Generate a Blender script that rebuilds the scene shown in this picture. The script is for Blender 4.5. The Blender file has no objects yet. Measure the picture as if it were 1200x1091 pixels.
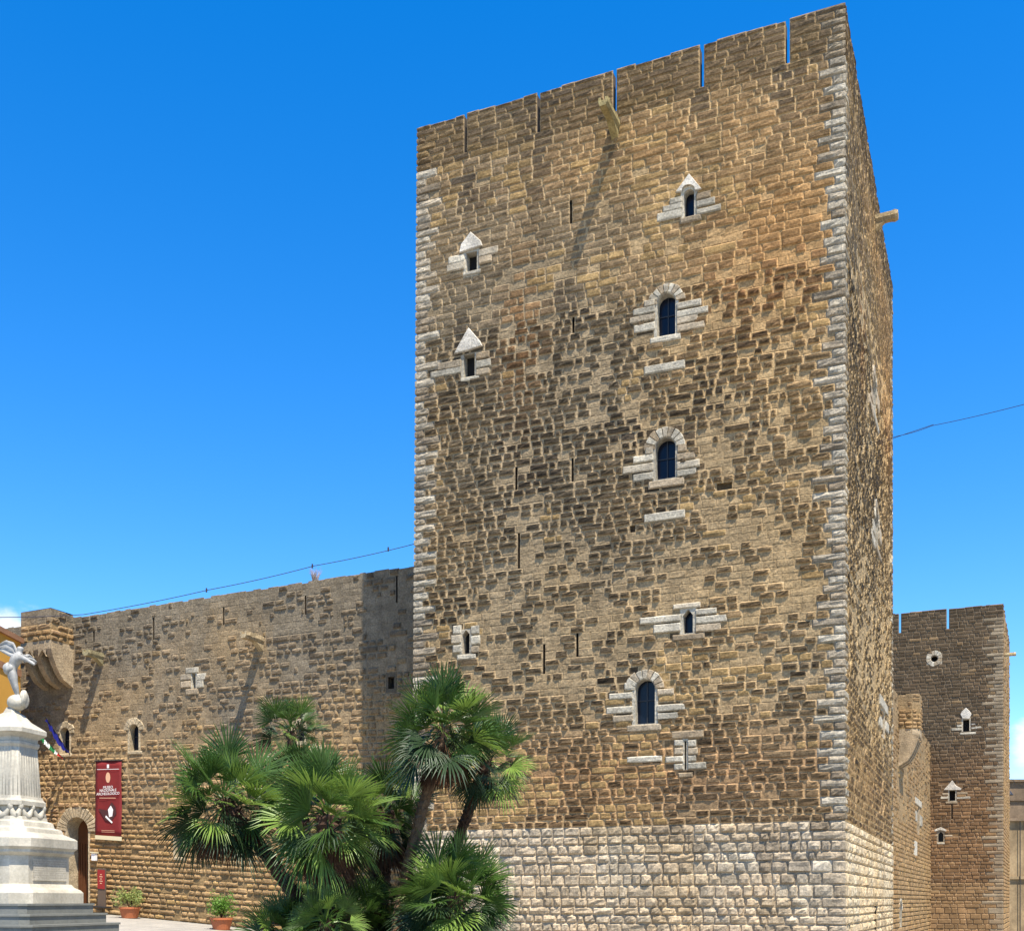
import bpy, math, random
import numpy as np
from mathutils import Vector, Matrix
PI = math.pi
rnd = random.Random(11)
RNG = np.random.default_rng(5)
# ------------------------------------------------------------------ camera, sky, sun
F, XC, YH, EYE, D = 1335.0, 600.0, 1055.0, 1.6, 34.5
SC = bpy.context.scene
COL = SC.collection
cam_d = bpy.data.cameras.new('camera'); cam = bpy.data.objects.new('camera', cam_d); COL.objects.link(cam)
cam_d.sensor_fit = 'HORIZONTAL'; cam_d.sensor_width = 36; cam_d.lens = F/1200*36
cam_d.shift_y = (YH-545.5)/1200; cam_d.clip_start = .1; cam_d.clip_end = 6000
cam.location = (0, 0, EYE); cam.rotation_euler = (PI/2, 0, 0)
SC.camera = cam
def ray(X): return np.array([(X-XC)/F, 1.0])
def at(X, Y, z): return np.array([(X-XC)/F*z, z, EYE+(YH-Y)/F*z])
# plan of the big tower from its two visible faces
Pb = ray(989.5)*D
Pa = ray(490)*D/((YH-149)/(YH-3))
Pc = ray(1045)*D/((YH-335)/(YH-3))
HT = EYE+(YH-3)/F*D                      # tower height
uL = (Pa-Pb); WF = float(np.linalg.norm(uL)); uL = uL/WF       # along the front, to the left
uB = (Pc-Pb); WS = float(np.linalg.norm(uB)); uB = uB/WS       # along the side, to the back
nF = np.array([uL[1], -uL[0]]); nF = nF if nF[1] < 0 else -nF  # front outward normal
nS = -uL
SUN_AZ, SUN_EL = math.radians(47.5), math.radians(65.5)
hs = nF*math.cos(SUN_AZ)+nS*math.sin(SUN_AZ); hs /= np.linalg.norm(hs)
sdir = Vector((hs[0]*math.cos(SUN_EL), hs[1]*math.cos(SUN_EL), math.sin(SUN_EL)))
sun_d = bpy.data.lights.new('sun', 'SUN'); sun = bpy.data.objects.new('sun', sun_d); COL.objects.link(sun)
sun_d.energy = 5.0; sun_d.angle = math.radians(.5); sun_d.color = (1, .93, .80)
sun.rotation_euler = sdir.to_track_quat('Z', 'Y').to_euler(); sun.location = (0, 0, 60)
W = bpy.data.worlds.new('World'); SC.world = W; W.use_nodes = True
wn = W.node_tree.nodes; wl = W.node_tree.links
bg = wn['Background']; sky = wn.new('ShaderNodeTexSky'); sky.sky_type = 'NISHITA'; sky.sun_disc = False
sky.sun_elevation = SUN_EL; sky.sun_rotation = math.atan2(sdir.x, sdir.y)
sky.altitude = 300; sky.air_density = 1.0; sky.dust_density = .15; sky.ozone_density = 2.2
hsv = wn.new('ShaderNodeHueSaturation'); hsv.inputs['Saturation'].default_value = 1.44; hsv.inputs['Value'].default_value = 1.48; hsv.inputs['Hue'].default_value = .506
wl.new(sky.outputs[0], hsv.inputs['Color'])
# a few small summer clouds low over the horizon
tc = wn.new('ShaderNodeTexCoord'); mp = wn.new('ShaderNodeMapping'); mp.inputs['Scale'].default_value = (9, 9, 16)
wl.new(tc.outputs['Generated'], mp.inputs['Vector'])
nz = wn.new('ShaderNodeTexNoise'); nz.inputs['Scale'].default_value = 2.2; nz.inputs['Detail'].default_value = 7; nz.inputs['Roughness'].default_value = .58
wl.new(mp.outputs[0], nz.inputs['Vector'])
def cloud(X, Y, rx, ry):
    d = Vector(((X-XC)/F, 1, (YH-Y)/F)).normalized()
    sub = wn.new('ShaderNodeVectorMath'); sub.operation = 'SUBTRACT'; wl.new(tc.outputs['Generated'], sub.inputs[0]); sub.inputs[1].default_value = d
    sc = wn.new('ShaderNodeVectorMath'); sc.operation = 'MULTIPLY'; wl.new(sub.outputs[0], sc.inputs[0]); sc.inputs[1].default_value = (1/rx, 1/rx, 1/ry)
    ln = wn.new('ShaderNodeVectorMath'); ln.operation = 'LENGTH'; wl.new(sc.outputs[0], ln.inputs[0])
    m = wn.new('ShaderNodeMath'); m.operation = 'SUBTRACT'; m.inputs[0].default_value = 1.25; wl.new(ln.outputs['Value'], m.inputs[1])
    n2 = wn.new('ShaderNodeMath'); n2.operation = 'MULTIPLY_ADD'; wl.new(nz.outputs['Fac'], n2.inputs[0]); n2.inputs[1].default_value = 2.6; n2.inputs[2].default_value = -1.45
    a = wn.new('ShaderNodeMath'); a.operation = 'ADD'; wl.new(m.outputs[0], a.inputs[0]); wl.new(n2.outputs[0], a.inputs[1])
    r = wn.new('ShaderNodeMapRange'); r.interpolation_type = 'SMOOTHSTEP'; wl.new(a.outputs[0], r.inputs['Value']); r.inputs['From Min'].default_value = .1; r.inputs['From Max'].default_value = 1.0
    return r.outputs['Result']
cl = [cloud(0, 738, .042, .036), cloud(1204, 872, .016, .034), cloud(1290, 880, .05, .05), cloud(-110, 735, .06, .03)]
acc = cl[0]
for c in cl[1:]:
    m = wn.new('ShaderNodeMath'); m.operation = 'MAXIMUM'; wl.new(acc, m.inputs[0]); wl.new(c, m.inputs[1]); acc = m.outputs[0]
mx = wn.new('ShaderNodeMix'); mx.data_type = 'RGBA'; wl.new(acc, mx.inputs['Factor']); wl.new(hsv.outputs[0], mx.inputs[6]); mx.inputs[7].default_value = (5.8, 6.2, 7.0, 1)
wl.new(mx.outputs[2], bg.inputs['Color']); bg.inputs['Strength'].default_value = .09
SC.view_settings.view_transform = 'Standard'; SC.view_settings.look = 'None'; SC.view_settings.gamma = 1
SC.view_settings.exposure = 1.06
SC.cycles.max_bounces = 6

# ------------------------------------------------------------------ helpers
def tag(o, label=None, cat=None, group=None, kind=None):
    if label: o['label'] = label
    if cat: o['category'] = cat
    if group: o['group'] = group
    if kind: o['kind'] = kind
    return o
def empty(name, loc, label, cat, group=None):
    o = bpy.data.objects.new(name, None); COL.objects.link(o); o.location = [float(v) for v in loc]
    o.empty_display_size = .3
    return tag(o, label, cat, group)
def wloc(o):
    v = Vector((0, 0, 0))
    while o is not None: v = v+o.location; o = o.parent
    return v
def link(name, me, mat, parent=None, smooth=False):
    o = bpy.data.objects.new(name, me); COL.objects.link(o)
    for m in (mat if isinstance(mat, (list, tuple)) else [mat]): me.materials.append(m)
    if smooth: me.polygons.foreach_set('use_smooth', [True]*len(me.polygons))
    if parent is not None:
        off = wloc(parent); o.parent = parent
        me.transform(Matrix.Translation(-off))
    return o
class MB:
    def __init__(s): s.v = []; s.f = []; s.m = []; s.c = []
    def add(s, vs, fs, mi=0, col=None):
        b = len(s.v); s.v += [tuple(float(a) for a in v) for v in vs]
        for f in fs: s.f.append(tuple(b+i for i in f)); s.m.append(mi)
        s.c += [col if col is not None else (.5, .5, .5)]*len(vs)
    def box(s, c, u, v, w, mi=0, col=None):
        c = np.array(c, float); u = np.array(u, float); v = np.array(v, float); w = np.array(w, float)
        P = [c+a*u+b*v+e*w for e in (-1, 1) for a, b in ((-1, -1), (1, -1), (1, 1), (-1, 1))]
        s.add(P, [(3, 2, 1, 0), (4, 5, 6, 7), (0, 1, 5, 4), (1, 2, 6, 5), (2, 3, 7, 6), (3, 0, 4, 7)], mi, col)
    def tube(s, pts, rad, n=8, mi=0, cap=True, col=None):
        pts = [Vector([float(a) for a in p]) for p in pts]; vs = []; fs = []
        for i, p in enumerate(pts):
            t = (pts[min(i+1, len(pts)-1)]-pts[max(i-1, 0)]).normalized()
            a = t.orthogonal().normalized() if i == 0 else (a-t*a.dot(t)).normalized()
            b = t.cross(a); r = rad[i] if isinstance(rad, (list, tuple)) else rad
            for k in range(n):
                an = 2*PI*k/n; vs.append(p+(a*math.cos(an)+b*math.sin(an))*r)
        for i in range(len(pts)-1):
            for k in range(n): fs.append((i*n+k, i*n+(k+1) % n, (i+1)*n+(k+1) % n, (i+1)*n+k))
        if cap: fs.append(tuple(range(n))[::-1]); fs.append(tuple((len(pts)-1)*n+k for k in range(n)))
        s.add(vs, fs, mi, col)
    def build(s, name, mat, parent=None, smooth=False, colors=False, bevel=0):
        me = bpy.data.meshes.new(name); me.from_pydata(s.v, [], s.f); me.update()
        if isinstance(mat, (list, tuple)): me.polygons.foreach_set('material_index', s.m)
        if colors:
            ca = me.color_attributes.new('Col', 'FLOAT_COLOR', 'POINT')
            ca.data.foreach_set('color', np.array([(*c, 1) for c in s.c], dtype=np.float32).ravel())
        o = link(name, me, mat, parent, smooth)
        if bevel:
            b = o.modifiers.new('bevel', 'BEVEL'); b.width = bevel; b.segments = 2; b.limit_method = 'ANGLE'
        return o

# ------------------------------------------------------------------ value noise
_T = np.random.default_rng(77).random((256, 256))
def vn(x, y, sc=1.0, seed=0):
    x = np.asarray(x, float)*sc+seed*17.3+500; y = np.asarray(y, float)*sc+seed*9.1+500
    xi = np.floor(x).astype(int); yi = np.floor(y).astype(int); fx = x-xi; fy = y-yi
    fx = fx*fx*(3-2*fx); fy = fy*fy*(3-2*fy)
    g = lambda a, b: _T[a & 255, b & 255]
    return (g(xi, yi)*(1-fx)+g(xi+1, yi)*fx)*(1-fy)+(g(xi, yi+1)*(1-fx)+g(xi+1, yi+1)*fx)*fy
def fbm(x, y, sc=1.0, seed=0): return .55*vn(x, y, sc, seed)+.28*vn(x, y, sc*2.1, seed+3)+.17*vn(x, y, sc*4.3, seed+5)

# ------------------------------------------------------------------ materials
def mat(name, col=(.5, .5, .5), rough=.8, attr=False, bump=0, bscale=20, var=.0, vscale=3, spec=.3, metal=0, trans=0, fine=0, stain=0):
    m = bpy.data.materials.new(name); m.use_nodes = True; N = m.node_tree.nodes; L = m.node_tree.links; b = N['Principled BSDF']
    b.inputs['Roughness'].default_value = rough; b.inputs['Specular IOR Level'].default_value = spec; b.inputs['Metallic'].default_value = metal
    geo = N.new('ShaderNodeNewGeometry')
    if attr:
        a = N.new('ShaderNodeAttribute'); a.attribute_name = 'Col'; src = a.outputs['Color']
    else:
        r = N.new('ShaderNodeRGB'); r.outputs[0].default_value = (*col, 1); src = r.outputs[0]
    def mul(src, sc, amt, det=4, stretch=None):
        v = geo.outputs['Position']
        if stretch:
            mpn = N.new('ShaderNodeMapping'); mpn.inputs['Scale'].default_value = stretch; L.new(v, mpn.inputs['Vector']); v = mpn.outputs[0]
        n = N.new('ShaderNodeTexNoise'); n.inputs['Scale'].default_value = sc; n.inputs['Detail'].default_value = det; n.inputs['Roughness'].default_value = .6; L.new(v, n.inputs['Vector'])
        mr = N.new('ShaderNodeMapRange'); L.new(n.outputs['Fac'], mr.inputs['Value']); mr.inputs['From Min'].default_value = .28; mr.inputs['From Max'].default_value = .72
        mr.inputs['To Min'].default_value = 1-amt; mr.inputs['To Max'].default_value = 1+amt*.75
        vm = N.new('ShaderNodeVectorMath'); vm.operation = 'MULTIPLY'; L.new(src, vm.inputs[0]); L.new(mr.outputs[0], vm.inputs[1])
        return vm.outputs[0]
    if var: src = mul(src, vscale, var)
    if fine: src = mul(src, vscale*6, fine, 5)
    if stain: src = mul(src, 1.1, stain, 5, (1, 1, .25))
    L.new(src, b.inputs['Base Color'])
    if bump:
        n = N.new('ShaderNodeTexNoise'); n.inputs['Scale'].default_value = bscale; n.inputs['Detail'].default_value = 6; n.inputs['Roughness'].default_value = .65; L.new(geo.outputs['Position'], n.inputs['Vector'])
        bp = N.new('ShaderNodeBump'); bp.inputs['Strength'].default_value = 1; bp.inputs['Distance'].default_value = bump; L.new(n.outputs['Fac'], bp.inputs['Height']); L.new(bp.outputs[0], b.inputs['Normal'])
    if trans:
        t = N.new('ShaderNodeBsdfTranslucent'); L.new(src, t.inputs['Color']); mxs = N.new('ShaderNodeMixShader'); mxs.inputs[0].default_value = trans
        L.new(b.outputs[0], mxs.inputs[1]); L.new(t.outputs[0], mxs.inputs[2]); L.new(mxs.outputs[0], N['Material Output'].inputs['Surface'])
    return m
M = {}
M['stone'] = mat('rusticated limestone', attr=True, rough=.93, bump=.035, bscale=9, var=.28, vscale=2.6, fine=.42, stain=.2, spec=.1)
M['stone_far'] = mat('rusticated limestone in the distance', attr=True, rough=.93, bump=.02, bscale=7, var=.22, vscale=1.6, fine=.2, stain=.12, spec=.12)
M['core'] = mat('inner masonry', (.08, .062, .045), .95, bump=.02, bscale=6, var=.2)
M['dark'] = mat('painted interior shade', (.012, .011, .01), .9)  # near-black sheet colour that paints the shade inside openings
M['glass'] = mat('window glass', (.006, .009, .018), .2, spec=.22)
M['marble'] = mat('white marble', (.42, .38, .30), .6, bump=.008, bscale=10, var=.18, vscale=2.6, fine=.16, stain=.26, spec=.4)
M['statue'] = mat('weathered statue marble', (.30, .29, .265), .55, bump=.006, bscale=12, var=.35, vscale=5, spec=.4)
M['step'] = mat('grey granite steps', (.175, .175, .155), .8, bump=.004, bscale=30, var=.18, vscale=2, fine=.1)
M['wood'] = mat('brown wood', (.10, .036, .013), .6, bump=.01, bscale=8, var=.2)
M['red'] = mat('red banner cloth', (.17, .014, .014), .75, var=.12, vscale=2)
M['redsign'] = mat('red sign panel', (.25, .02, .02), .5)
M['white'] = mat('white print', (.75, .72, .68), .7)
M['cream'] = mat('cream print', (.62, .36, .22), .7)
M['darkred'] = mat('dark print', (.06, .02, .02), .7)
M['pipe'] = mat('cream rod', (.6, .52, .33), .7)
M['iron'] = mat('black iron', (.02, .02, .022), .5, spec=.4)
M['cable'] = mat('cable rubber', (.03, .03, .045), .6)
M['blue'] = mat('blue flag cloth', (.014, .018, .21), .7, var=.2, vscale=6)
M['green'] = mat('green flag cloth', (.02, .2, .06), .7)
M['wht'] = mat('white flag cloth', (.7, .7, .66), .7)
M['redf'] = mat('red flag cloth', (.6, .03, .02), .7)
M['yellow'] = mat('ochre plaster', (.62, .33, .06), .9, var=.08, vscale=.8, stain=.06)
M['terra'] = mat('terracotta', (.42, .13, .05), .7, var=.1, vscale=5)
M['trunk'] = mat('fibrous palm trunk', (.06, .032, .018), .95, bump=.06, bscale=14, var=.4, vscale=7, fine=.3)
M['trunk2'] = mat('bare palm trunk', (.13, .08, .045), .95, bump=.04, bscale=16, var=.35, vscale=7, fine=.3)
M['leaf'] = mat('fan palm leaf', (.052, .103, .018), .42, var=.45, vscale=3, trans=.24, spec=.35)
M['leaf2'] = mat('young palm leaf', (.165, .25, .045), .42, var=.3, vscale=3, trans=.3, spec=.35)  # brighter copy of the leaf green, sun highlights put into its colour
M['leafd'] = mat('shade-toned palm leaf', (.022, .045, .014), .5, var=.35, vscale=3, trans=.15, spec=.35)  # darker copy, the shade low in the crowns put into its colour
M['dead'] = mat('dead palm leaf', (.085, .038, .017), .9, var=.35, vscale=4, trans=.1)
M['bush'] = mat('light green leaf', (.13, .26, .035), .5, var=.4, vscale=9, trans=.3)
M['bush2'] = mat('yellow green leaf', (.27, .32, .09), .5, var=.45, vscale=9, trans=.3)
M['soil'] = mat('soil', (.07, .045, .03), .95, bump=.03, bscale=9, var=.4)
M['bldg'] = mat('old tuff facade', (.28, .20, .11), .9, bump=.01, bscale=4, var=.3, vscale=.7, fine=.18, stain=.3)
M['bldgtop'] = mat('weathered attic band', (.17, .12, .075), .9, bump=.01, bscale=4, var=.35, vscale=.7, fine=.2, stain=.3)
M['weed'] = mat('dry weed', (.35, .26, .2), .9)
# paving: limestone slabs with joints
pm = bpy.data.materials.new('limestone paving'); pm.use_nodes = True; N = pm.node_tree.nodes; L = pm.node_tree.links
g_ = N.new('ShaderNodeNewGeometry'); br = N.new('ShaderNodeTexBrick'); L.new(g_.outputs['Position'], br.inputs['Vector'])
br.inputs['Color1'].default_value = (.30, .275, .235, 1); br.inputs['Color2'].default_value = (.25, .23, .20, 1); br.inputs['Mortar'].default_value = (.17, .16, .14, 1)
br.inputs['Scale'].default_value = 1; br.inputs['Brick Width'].default_value = .8; br.inputs['Row Height'].default_value = .4; br.inputs['Mortar Size'].default_value = .008
n_ = N.new('ShaderNodeTexNoise'); n_.inputs['Scale'].default_value = 1.3; n_.inputs['Detail'].default_value = 8; L.new(g_.outputs['Position'], n_.inputs['Vector'])
r_ = N.new('ShaderNodeMapRange'); L.new(n_.outputs['Fac'], r_.inputs['Value']); r_.inputs['To Min'].default_value = .7; r_.inputs['To Max'].default_value = 1.3
v_ = N.new('ShaderNodeVectorMath'); v_.operation = 'MULTIPLY'; L.new(br.outputs['Color'], v_.inputs[0]); L.new(r_.outputs[0], v_.inputs[1])
L.new(v_.outputs[0], N['Principled BSDF'].inputs['Base Color']); N['Principled BSDF'].inputs['Roughness'].default_value = .8
M['pave'] = pm

# ------------------------------------------------------------------ wall faces as bilinear patches
class Face:
    """A wall face: s runs left to right seen from outside, z from its foot (0) to its top (H), d outwards."""
    def __init__(s, BL, BR, TL, TR, n):
        s.BL, s.BR, s.TL, s.TR = [np.array(p, float) for p in (BL, BR, TL, TR)]
        s.W = float(np.linalg.norm((s.TR-s.TL)[:2])); s.H = float((s.TL-s.BL)[2]*.5+(s.TR-s.BR)[2]*.5); s.n = np.array([n[0], n[1], 0.0]); s.n /= np.linalg.norm(s.n)
    def pt(s, a, z, d=0.0):
        u = (np.asarray(a, float)/s.W)[..., None]; v = (np.asarray(z, float)/s.H)[..., None]; d = np.asarray(d, float)[..., None]
        return (s.BL*(1-u)+s.BR*u)*(1-v)+(s.TL*(1-u)+s.TR*u)*v+s.n*d
    def px(s, X, Y):
        a, z = s.W/2, s.H/2
        def f(a, z):
            p = s.pt(a, z, 0.0); return np.array([XC+F*p[0]/p[1]-X, YH-F*(p[2]-EYE)/p[1]-Y])
        for _ in range(12):
            r = f(a, z); J = np.stack([(f(a+.01, z)-r)/.01, (f(a, z+.01)-r)/.01], 1); dx = np.linalg.solve(J, -r); a += dx[0]; z += dx[1]
        return float(a), float(z)
def make_rows(H, spec, seed=1):
    """spec: list of (until_z, lo, hi); returns the course heights' boundaries"""
    r = random.Random(seed); z = [0.0]
    for lim, lo, hi in spec:
        while z[-1] < lim-lo*.6:
            z.append(z[-1]+r.uniform(lo, hi))
        z[-1] = lim
    return z
def snap(rows, z0, z1):
    a = max([i for i, z in enumerate(rows) if z <= z0+.06] or [0]); b = min([i for i, z in enumerate(rows) if z >= z1-.06] or [len(rows)-1])
    if b <= a: b = a+1
    return rows[a], rows[b]
def sub(h, a, b, lo=0.0): return [x for x in h]
def stone_wall(face, rows, holes, flats, style, quoinL=False, quoinR=False, lod=2, seed=3, lenr=(.34, .66), qlen=(.4, .76)):
    """cuts the courses into stones between the holes and returns arrays"""
    r = random.Random(seed); S = []
    for i in range(len(rows)-1):
        z0, z1 = rows[i], rows[i+1]; zm = (z0+z1)/2
        cuts = sorted((h[0], h[1]) for h in holes if h[2] < z1-.01 and h[3] > z0+.01)
        ivs = []; c = 0.0
        for a, b in cuts:
            if a > c: ivs.append((c, a))
            c = max(c, b)
        if c < face.W: ivs.append((c, face.W))
        for (a, b) in ivs:
            cur = a
            end = b
            tail = None
            if b >= face.W-1e-6 and quoinR:
                ql = (qlen[1] if i % 2 else qlen[0])*r.uniform(.65, 1.3); tail = max(a, b-ql); end = tail
            if a <= 1e-6 and quoinL:
                ql = (qlen[0] if i % 2 else qlen[1])*r.uniform(.65, 1.3); q1 = min(end, a+ql); S.append((a, q1, z0, z1, 2)); cur = q1
            lk = style.get('len', lambda z_: 1.0)(zm/face.H)
            while cur < end-1e-4:
                w = lk*r.uniform(*lenr)*(1.0 if zm > style['plinth'] else .82)
                if r.random() < .12: w *= 1.6
                if r.random() < .15: w *= .6
                nx = cur+w
                if end-nx < lenr[0]*.6: nx = end
                S.append((cur, nx, z0, z1, 0)); cur = nx
            if tail is not None and tail < b: S.append((tail, b, z0, z1, 1))
    A = np.array(S); s0, s1, z0, z1, q = A.T
    top = z1 > face.H-1e-6; z1 = np.where(top, z1-np.random.default_rng(seed).random(len(z1))**2*.07, z1)
    sm = (s0+s1)/2; zm = (z0+z1)/2; n = len(A)
    p, rough, col, bed, gx, gz = style['fn'](sm, zm, face, q, n)
    for (a, b, c, d) in flats:
        msk = (sm > a-.05) & (sm < b+.05) & (zm > c) & (zm < d); p[msk] = 0.0; rough[msk] = .004
    L = (s0 <= 1e-6) & bool(quoinL); R = (s1 >= face.W-1e-6) & bool(quoinR)
    return grid(face, s0, s1, z0, z1, p, rough, col, bed, L, R, lod, seed, gx, gz)
def grid(face, s0, s1, z0, z1, p, rough, col, bed, L, R, lod, seed, gx, gz):
    rg = np.random.default_rng(seed); n = len(s0); w = s1-s0; h = z1-z0
    ga, gb = [np.minimum(gx*rg.uniform(.5, 1.5, n)+.006, w*.24) for _ in range(2)]; gc, gd = [np.minimum(gz*rg.uniform(.75, 1.25, n)+.005, h*.24) for _ in range(2)]
    e = np.minimum(.018+.42*np.maximum(p, 0)*rg.uniform(.5, 1.3, n), np.minimum(w, h)*.2)
    J = np.full(n, .007)[:, None, None]
    m0, m1 = ga+e, w-gb-e
    if lod == 2:
        X = np.stack([0*w, ga, m0, m0+(m1-m0)*.33, m0+(m1-m0)*.67, m1, w-gb, w], 1); Z = np.stack([0*h, gc, gc+e, h*.5+(gc-gd)*.5, h-gd-e, h-gd, h], 1)
        ax = np.array([-1, 0, .86, 1, 1, .86, 0, -1]); az = np.array([-1, 0, .9, 1, .9, 0, -1])
    else:
        X = np.stack([0*w, ga, m0, m1, w-gb, w], 1); Z = np.stack([0*h, gc, gc+e, h-gd-e, h-gd, h], 1)
        ax = np.array([-1, 0, 1, 1, 0, -1]); az = np.array([-1, 0, 1, 1, 0, -1])
    nx, nz = len(ax), len(az)
    AX = np.broadcast_to(ax[None, None, :], (n, nz, nx)); AZ = np.broadcast_to(az[None, :, None], (n, nz, nx))
    SX = np.broadcast_to(X[:, None, :], (n, nz, nx)).copy()+s0[:, None, None]; SZ = np.broadcast_to(Z[:, :, None], (n, nz, nx)).copy()+z0[:, None, None]
    groove = (AX < 0) | (AZ < 0); inner = (AX > 0) & (AZ > 0)
    prof = np.where(groove, 0, np.clip(AX, 0, 1)*np.clip(AZ, 0, 1))
    rr = rough[:, None, None]
    hgt = p[:, None, None]*(1+.5*(rg.random((n, 1, 1))-.5))*prof + np.where(inner, (rg.random((n, nz, nx))-.5)*2*rr, 0)
    Dd = np.where(groove, -J*np.ones_like(hgt), hgt)
    SX = SX+np.where(inner | ((AX == 0) & (AZ >= 0)), (rg.random(SX.shape)-.5)*rr*.7, 0); SZ = SZ+np.where(inner, (rg.random(SX.shape)-.5)*rr*.6, 0)
    rowf = np.where(az < 0, 0, np.where(az == 0, .45, .75+.25*az))[None, :]
    q = .038; val = -.02+(q+.02)*rowf
    val = np.broadcast_to(val, (n, nz))
    if R.any():
        SX[R, :, -1] = (face.W+val)[R]; Dd[R, :, -1] = val[R]; SX[R, :, -2] = (face.W-.03); Dd[R, :, -2] = val[R]
    if L.any():
        SX[L, :, 0] = (-val)[L]; Dd[L, :, 0] = val[L]; SX[L, :, 1] = .03; Dd[L, :, 1] = val[L]
    V = face.pt(SX, SZ, Dd).reshape(-1, 3)
    C = np.where(((AX <= 0) | (AZ <= 0))[..., None], bed[:, None, None, :], col[:, None, None, :])
    if R.any(): C[R, :, -2:] = col[R][:, None, None, :]
    if L.any(): C[L, :, :2] = col[L][:, None, None, :]
    base = (np.arange(n)*nx*nz)[:, None, None]; ii = np.arange(nz-1)[None, :, None]*nx+np.arange(nx-1)[None, None, :]
    a = base+ii; Fq = np.stack([a, a+1, a+1+nx, a+nx], -1).reshape(-1, 4)
    return V, Fq, C.reshape(-1, 3), np.repeat(rough > .0275, (nx-1)*(nz-1))
def wall_object(name, parts, material, parent, smooth=False):
    V = []; Q = []; C = []; b = 0
    Sm = np.concatenate([p_[3] for p_ in parts])
    for v, q, c, _ in parts: V.append(v); Q.append(q+b); C.append(c); b += len(v)
    V = np.concatenate(V); Q = np.concatenate(Q); C = np.clip(np.concatenate(C), .01, .9)
    me = bpy.data.meshes.new(name); me.vertices.add(len(V)); me.vertices.foreach_set('co', V.astype(np.float32).ravel())
    me.loops.add(len(Q)*4); me.loops.foreach_set('vertex_index', Q.astype(np.int32).ravel())
    me.polygons.add(len(Q)); me.polygons.foreach_set('loop_start', np.arange(0, len(Q)*4, 4, dtype=np.int32))
    me.update(calc_edges=True)
    ca = me.color_attributes.new('Col', 'FLOAT_COLOR', 'POINT'); ca.data.foreach_set('color', np.concatenate([C, np.ones((len(C), 1))], 1).astype(np.float32).ravel())
    me.polygons.foreach_set('use_smooth', Sm)
    return link(name, me, material, parent)

# ---- carved pieces lying on a face
def block(mb, face, s0, s1, z0, z1, d, col, rough=.012, d0=-.04):
    n = 5; m = 3; e = min(.035, (z1-z0)*.22); vs = []
    xs = [s0, s0+e, (s0+s1)/2+rnd.uniform(-.05, .05), s1-e, s1]; zs = [z0, z0+e, z1-e, z1]
    for j, z in enumerate(zs):
        for i, x in enumerate(xs):
            rim = i in (0, 4) or j in (0, 3)
            vs.append(face.pt(x+rnd.uniform(-1, 1)*rough*.5, z+rnd.uniform(-1, 1)*rough*.5, (d*.45 if rim else d)+rnd.uniform(-1, 1)*rough*.6))
    fs = [(j*5+i, j*5+i+1, j*5+i+6, j*5+i+5) for j in range(3) for i in range(4)]
    ring = [0, 1, 2, 3, 4, 9, 14, 19, 18, 17, 16, 15, 10, 5]; k = len(vs)
    for r_ in ring:
        i, j = r_ % 5, r_//5; vs.append(face.pt(xs[i], zs[j], d0))
    for a in range(len(ring)): b = (a+1) % len(ring); fs.append((ring[b], ring[a], k+a, k+b))
    mb.add(vs, fs, 0, col)
def poly(mb, face, pts, d, col, d0=-.04, bev=.02):
    """a flat carved piece with an outline given in (s, z), counter-clockwise"""
    cx = sum(p[0] for p in pts)/len(pts); cz = sum(p[1] for p in pts)/len(pts); n = len(pts)
    def tow(p, t): l = math.hypot(p[0]-cx, p[1]-cz) or 1; k = max(0, 1-t/l); return (cx+(p[0]-cx)*k, cz+(p[1]-cz)*k)
    vs = [face.pt(*p, d0) for p in pts]+[face.pt(*p, d*.6) for p in pts]+[face.pt(*tow(p, bev), d) for p in pts]
    fs = [(a, (a+1) % n, n+(a+1) % n, n+a) for a in range(n)]+[(n+a, n+(a+1) % n, 2*n+(a+1) % n, 2*n+a) for a in range(n)]+[tuple(2*n+a for a in range(n))]
    mb.add(vs, fs, 0, col)
def voussoirs(mb, face, cs, cz, r0, r1, d, colf, n=9, a0=0, a1=PI):
    for k in range(n):
        t0 = a0+(a1-a0)*k/n+.015; t1 = a0+(a1-a0)*(k+1)/n-.015; ro = r1*rnd.uniform(.95, 1.05)
        P = [(cs+r0*math.cos(t0), cz+r0*math.sin(t0)), (cs+ro*math.cos(t0), cz+ro*math.sin(t0)), (cs+ro*1.01*math.cos((t0+t1)/2), cz+ro*1.01*math.sin((t0+t1)/2)),
             (cs+ro*math.cos(t1), cz+ro*math.sin(t1)), (cs+r0*math.cos(t1), cz+r0*math.sin(t1))]
        poly(mb, face, P, d*rnd.uniform(.8, 1.15), colf(), bev=.025)
def inside_profile(cs, z0, z1, w, kind):
    """opening outline as a ray-length function about its centre"""
    hw = w/2; cz = (z0+z1)/2
    if kind == 'rect': P = [(-hw, z0), (hw, z0), (hw, z1), (-hw, z1)]
    elif kind == 'point': P = [(-hw, z0), (hw, z0), (hw, z1-hw*1.2), (0, z1), (-hw, z1-hw*1.2)]
    elif kind == 'round': P = [(math.cos(t)*hw, cz+math.sin(t)*hw) for t in np.linspace(0, 2*PI, 20, endpoint=False)]
    else: P = [(-hw, z0), (hw, z0)]+[(math.cos(t)*hw, z1-hw+math.sin(t)*hw) for t in np.linspace(0, PI, 13)]
    return [(cs+a, b) for a, b in P]
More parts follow.
